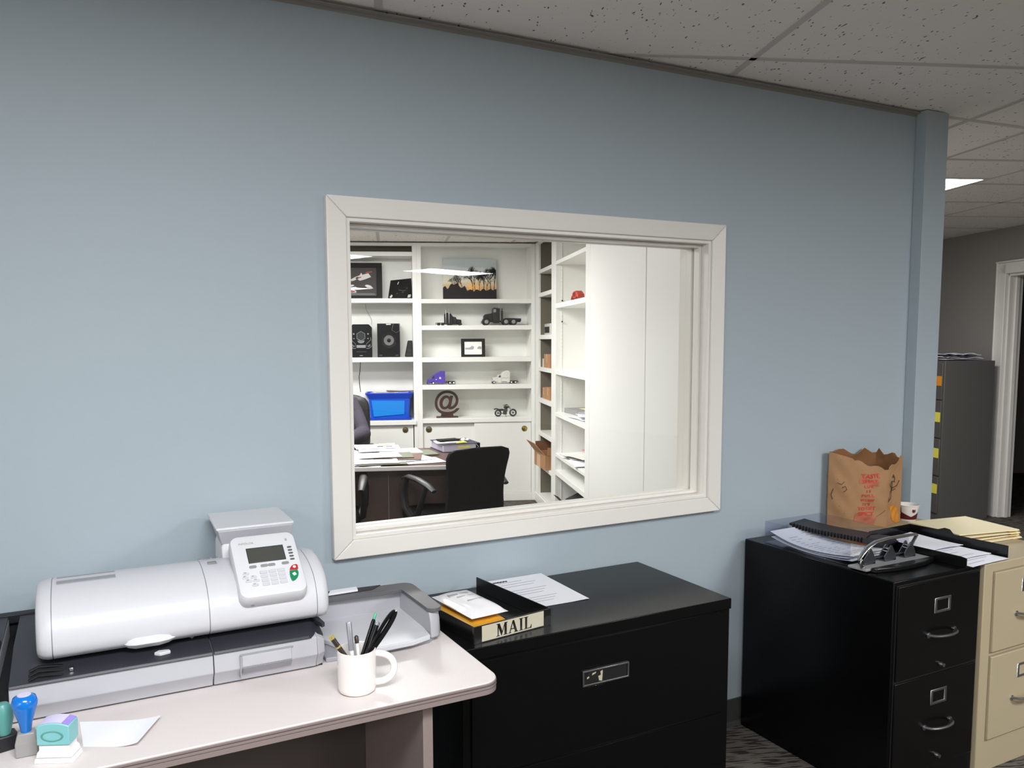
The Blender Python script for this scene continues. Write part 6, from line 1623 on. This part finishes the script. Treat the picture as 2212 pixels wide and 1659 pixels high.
for s_ in (-1, 1):
    b.ball((s_ * .077, -.02, 1.275), (.012, .02, .03), 10, 8)
    b.ball((s_ * .028, -.112, 1.312), (.02, .012, .007), 10, 6)
    # arms: shoulder, elbow, wrist
    sh, el, wr = (s_ * .160, -.005, 1.03), (s_ * .262, -.12, .80), (s_ * .16, -.46, .792)
    if s_ < 0: el, wr = (-.265, -.13, .80), (-.08, -.45, .79)
    limb([(s_ * .10, 0, 1.04), sh, (s_ * .20, -.03, .95), (s_ * .236, -.08, .87), el], [.06, .068, .062, .059, .057])
    limb([el, ((el[0] + wr[0]) / 2 + s_ * .012, (el[1] + wr[1]) / 2, .800), ((el[0] + 3 * wr[0]) / 4, (el[1] + 3 * wr[1]) / 4, .796), wr], [.062, .056, .047, .038])
    b.ball(el, .058, 14, 10)
    limb([(s_ * .09, -.02, .52), (s_ * .12, -.22, .56), (s_ * .13, -.46, .545)], [.095, .085, .066])
    limb([(s_ * .13, -.45, .545), (s_ * .13, -.49, .42), (s_ * .13, -.46, .10)], [.066, .058, .042])
    b.ball((s_ * .13, -.45, .53), .066, 12, 8)
    limb([(s_ * .13, -.44, .05), (s_ * .135, -.54, .04), (s_ * .138, -.63, .032)], [.045, .042, .030])
    # hand: palm, four fingers, thumb
    dx = -s_ * .035
    palm = [(wr[0], wr[1], wr[2]), (wr[0] + dx * .6, wr[1] - .045, .786), (wr[0] + dx, wr[1] - .085, .782)]
    limb(palm, [.028, .033, .032], 12)
    pk = Vector(palm[2])
    for k in range(4):
        o = Vector(((k - 1.5) * .019, -.008 * (1.5 - abs(k - 1.3)), 0)); L = (.060, .070, .066, .050)[k]
        p0 = pk + o
        limb([p0, p0 + Vector((dx * .2, -L * .45, .006)), p0 + Vector((dx * .35, -L * .8, -.004)), p0 + Vector((dx * .4, -L, -.014))], [.0095, .009, .0082, .0065], 8)
    th_b = Vector(palm[1]) + Vector((-s_ * .026, .01, -.002))
    limb([th_b, th_b + Vector((-s_ * .022, -.03, .004)), th_b + Vector((-s_ * .024, -.058, -.004))], [.012, .0105, .008], 8)
body = b.build('body', 'skin', pe)
rm = body.modifiers.new('remesh', 'REMESH'); rm.mode = 'VOXEL'; rm.voxel_size = .0065; rm.use_smooth_shade = True
sm = body.modifiers.new('smooth', 'SMOOTH'); sm.iterations = 3; sm.factor = .5
dg = bpy.context.evaluated_depsgraph_get()
me2 = bpy.data.meshes.new_from_object(body.evaluated_get(dg))
body.modifiers.clear(); body.data = me2
me2.materials.clear()
for m_ in ('skin', 'jacket', 'trouser', 'shoe', 'lip'): me2.materials.append(MATS[m_])
for p in me2.polygons:
    c = p.center
    p.use_smooth = True
    if c.z > 1.10: p.material_index = 4 if (abs(c.x) < .024 and c.y < -.105 and 1.222 < c.z < 1.236) else 0
    elif c.y < -.435 and c.z > .70: p.material_index = 0
    elif c.z > .62 or (c.z > .52 and c.y > -.12 and abs(c.x) < .3 and c.z > .56): p.material_index = 1
    elif c.z < .085: p.material_index = 3
    else: p.material_index = 2
b = MB()
b.loft([ell(0, -.0, 1.10, .088, .075), ell(0, -.005, 1.125, .074, .066), ell(0, -.008, 1.145, .068, .062), ell(0, -.008, 1.146, .060, .055), ell(0, -.005, 1.115, .062, .06)], cap=False); b.build('jacket_collar', 'jacket', pe, smooth=True)
for s_ in (-1, 1):
    wr = (s_ * .16, -.46, .792) if s_ > 0 else (-.08, -.45, .79)
    b = MB(); b.tube([(wr[0] + s_ * .012, wr[1] + .03, wr[2] + .001), (wr[0] + s_ * .002, wr[1] + .004, wr[2])], [.049, .044], 16); b.build('cuff', 'jacket', pe, smooth=True)
    b = MB(); b.ball((s_ * .030, -.1065, 1.292), (.0125, .0095, .0065), 12, 8); e = b.build('eye', 'eye_white', pe, smooth=True)
    b = MB(); b.ball((s_ * .030, -.1135, 1.292), (.0052, .0035, .0055), 10, 6); b.build('iris', 'eye_dark', e, smooth=True)
b = MB()
b.loft([ell(0, -.005, 1.30, .081, .092), ell(0, -.008, 1.34, .083, .100), ell(0, -.012, 1.38, .072, .090), ell(0, -.018, 1.405, .045, .058), ell(0, -.02, 1.412, .012, .015)])
for i, v in enumerate(b.v):
    if v[1] < -.05 and v[2] < 1.36: b.v[i] = (v[0], v[1] * .55, v[2] + .045)
b.loft([ell(0, .02, 1.20, .062, .055), ell(0, .012, 1.25, .080, .080), ell(0, .005, 1.31, .083, .090)])
b.build('hair', 'hair', pe, smooth=True)
rp = MB(); rp.tube([(-.05, 0, .012), (.05, .01, .012)], .011, 12); tag(rp.build('rolled_paper', 'lavender', loc=BL(.49, 3.56, Z0 + .011), rz=TH, smooth=True), "rolled paper by the person's hand", 'paper')
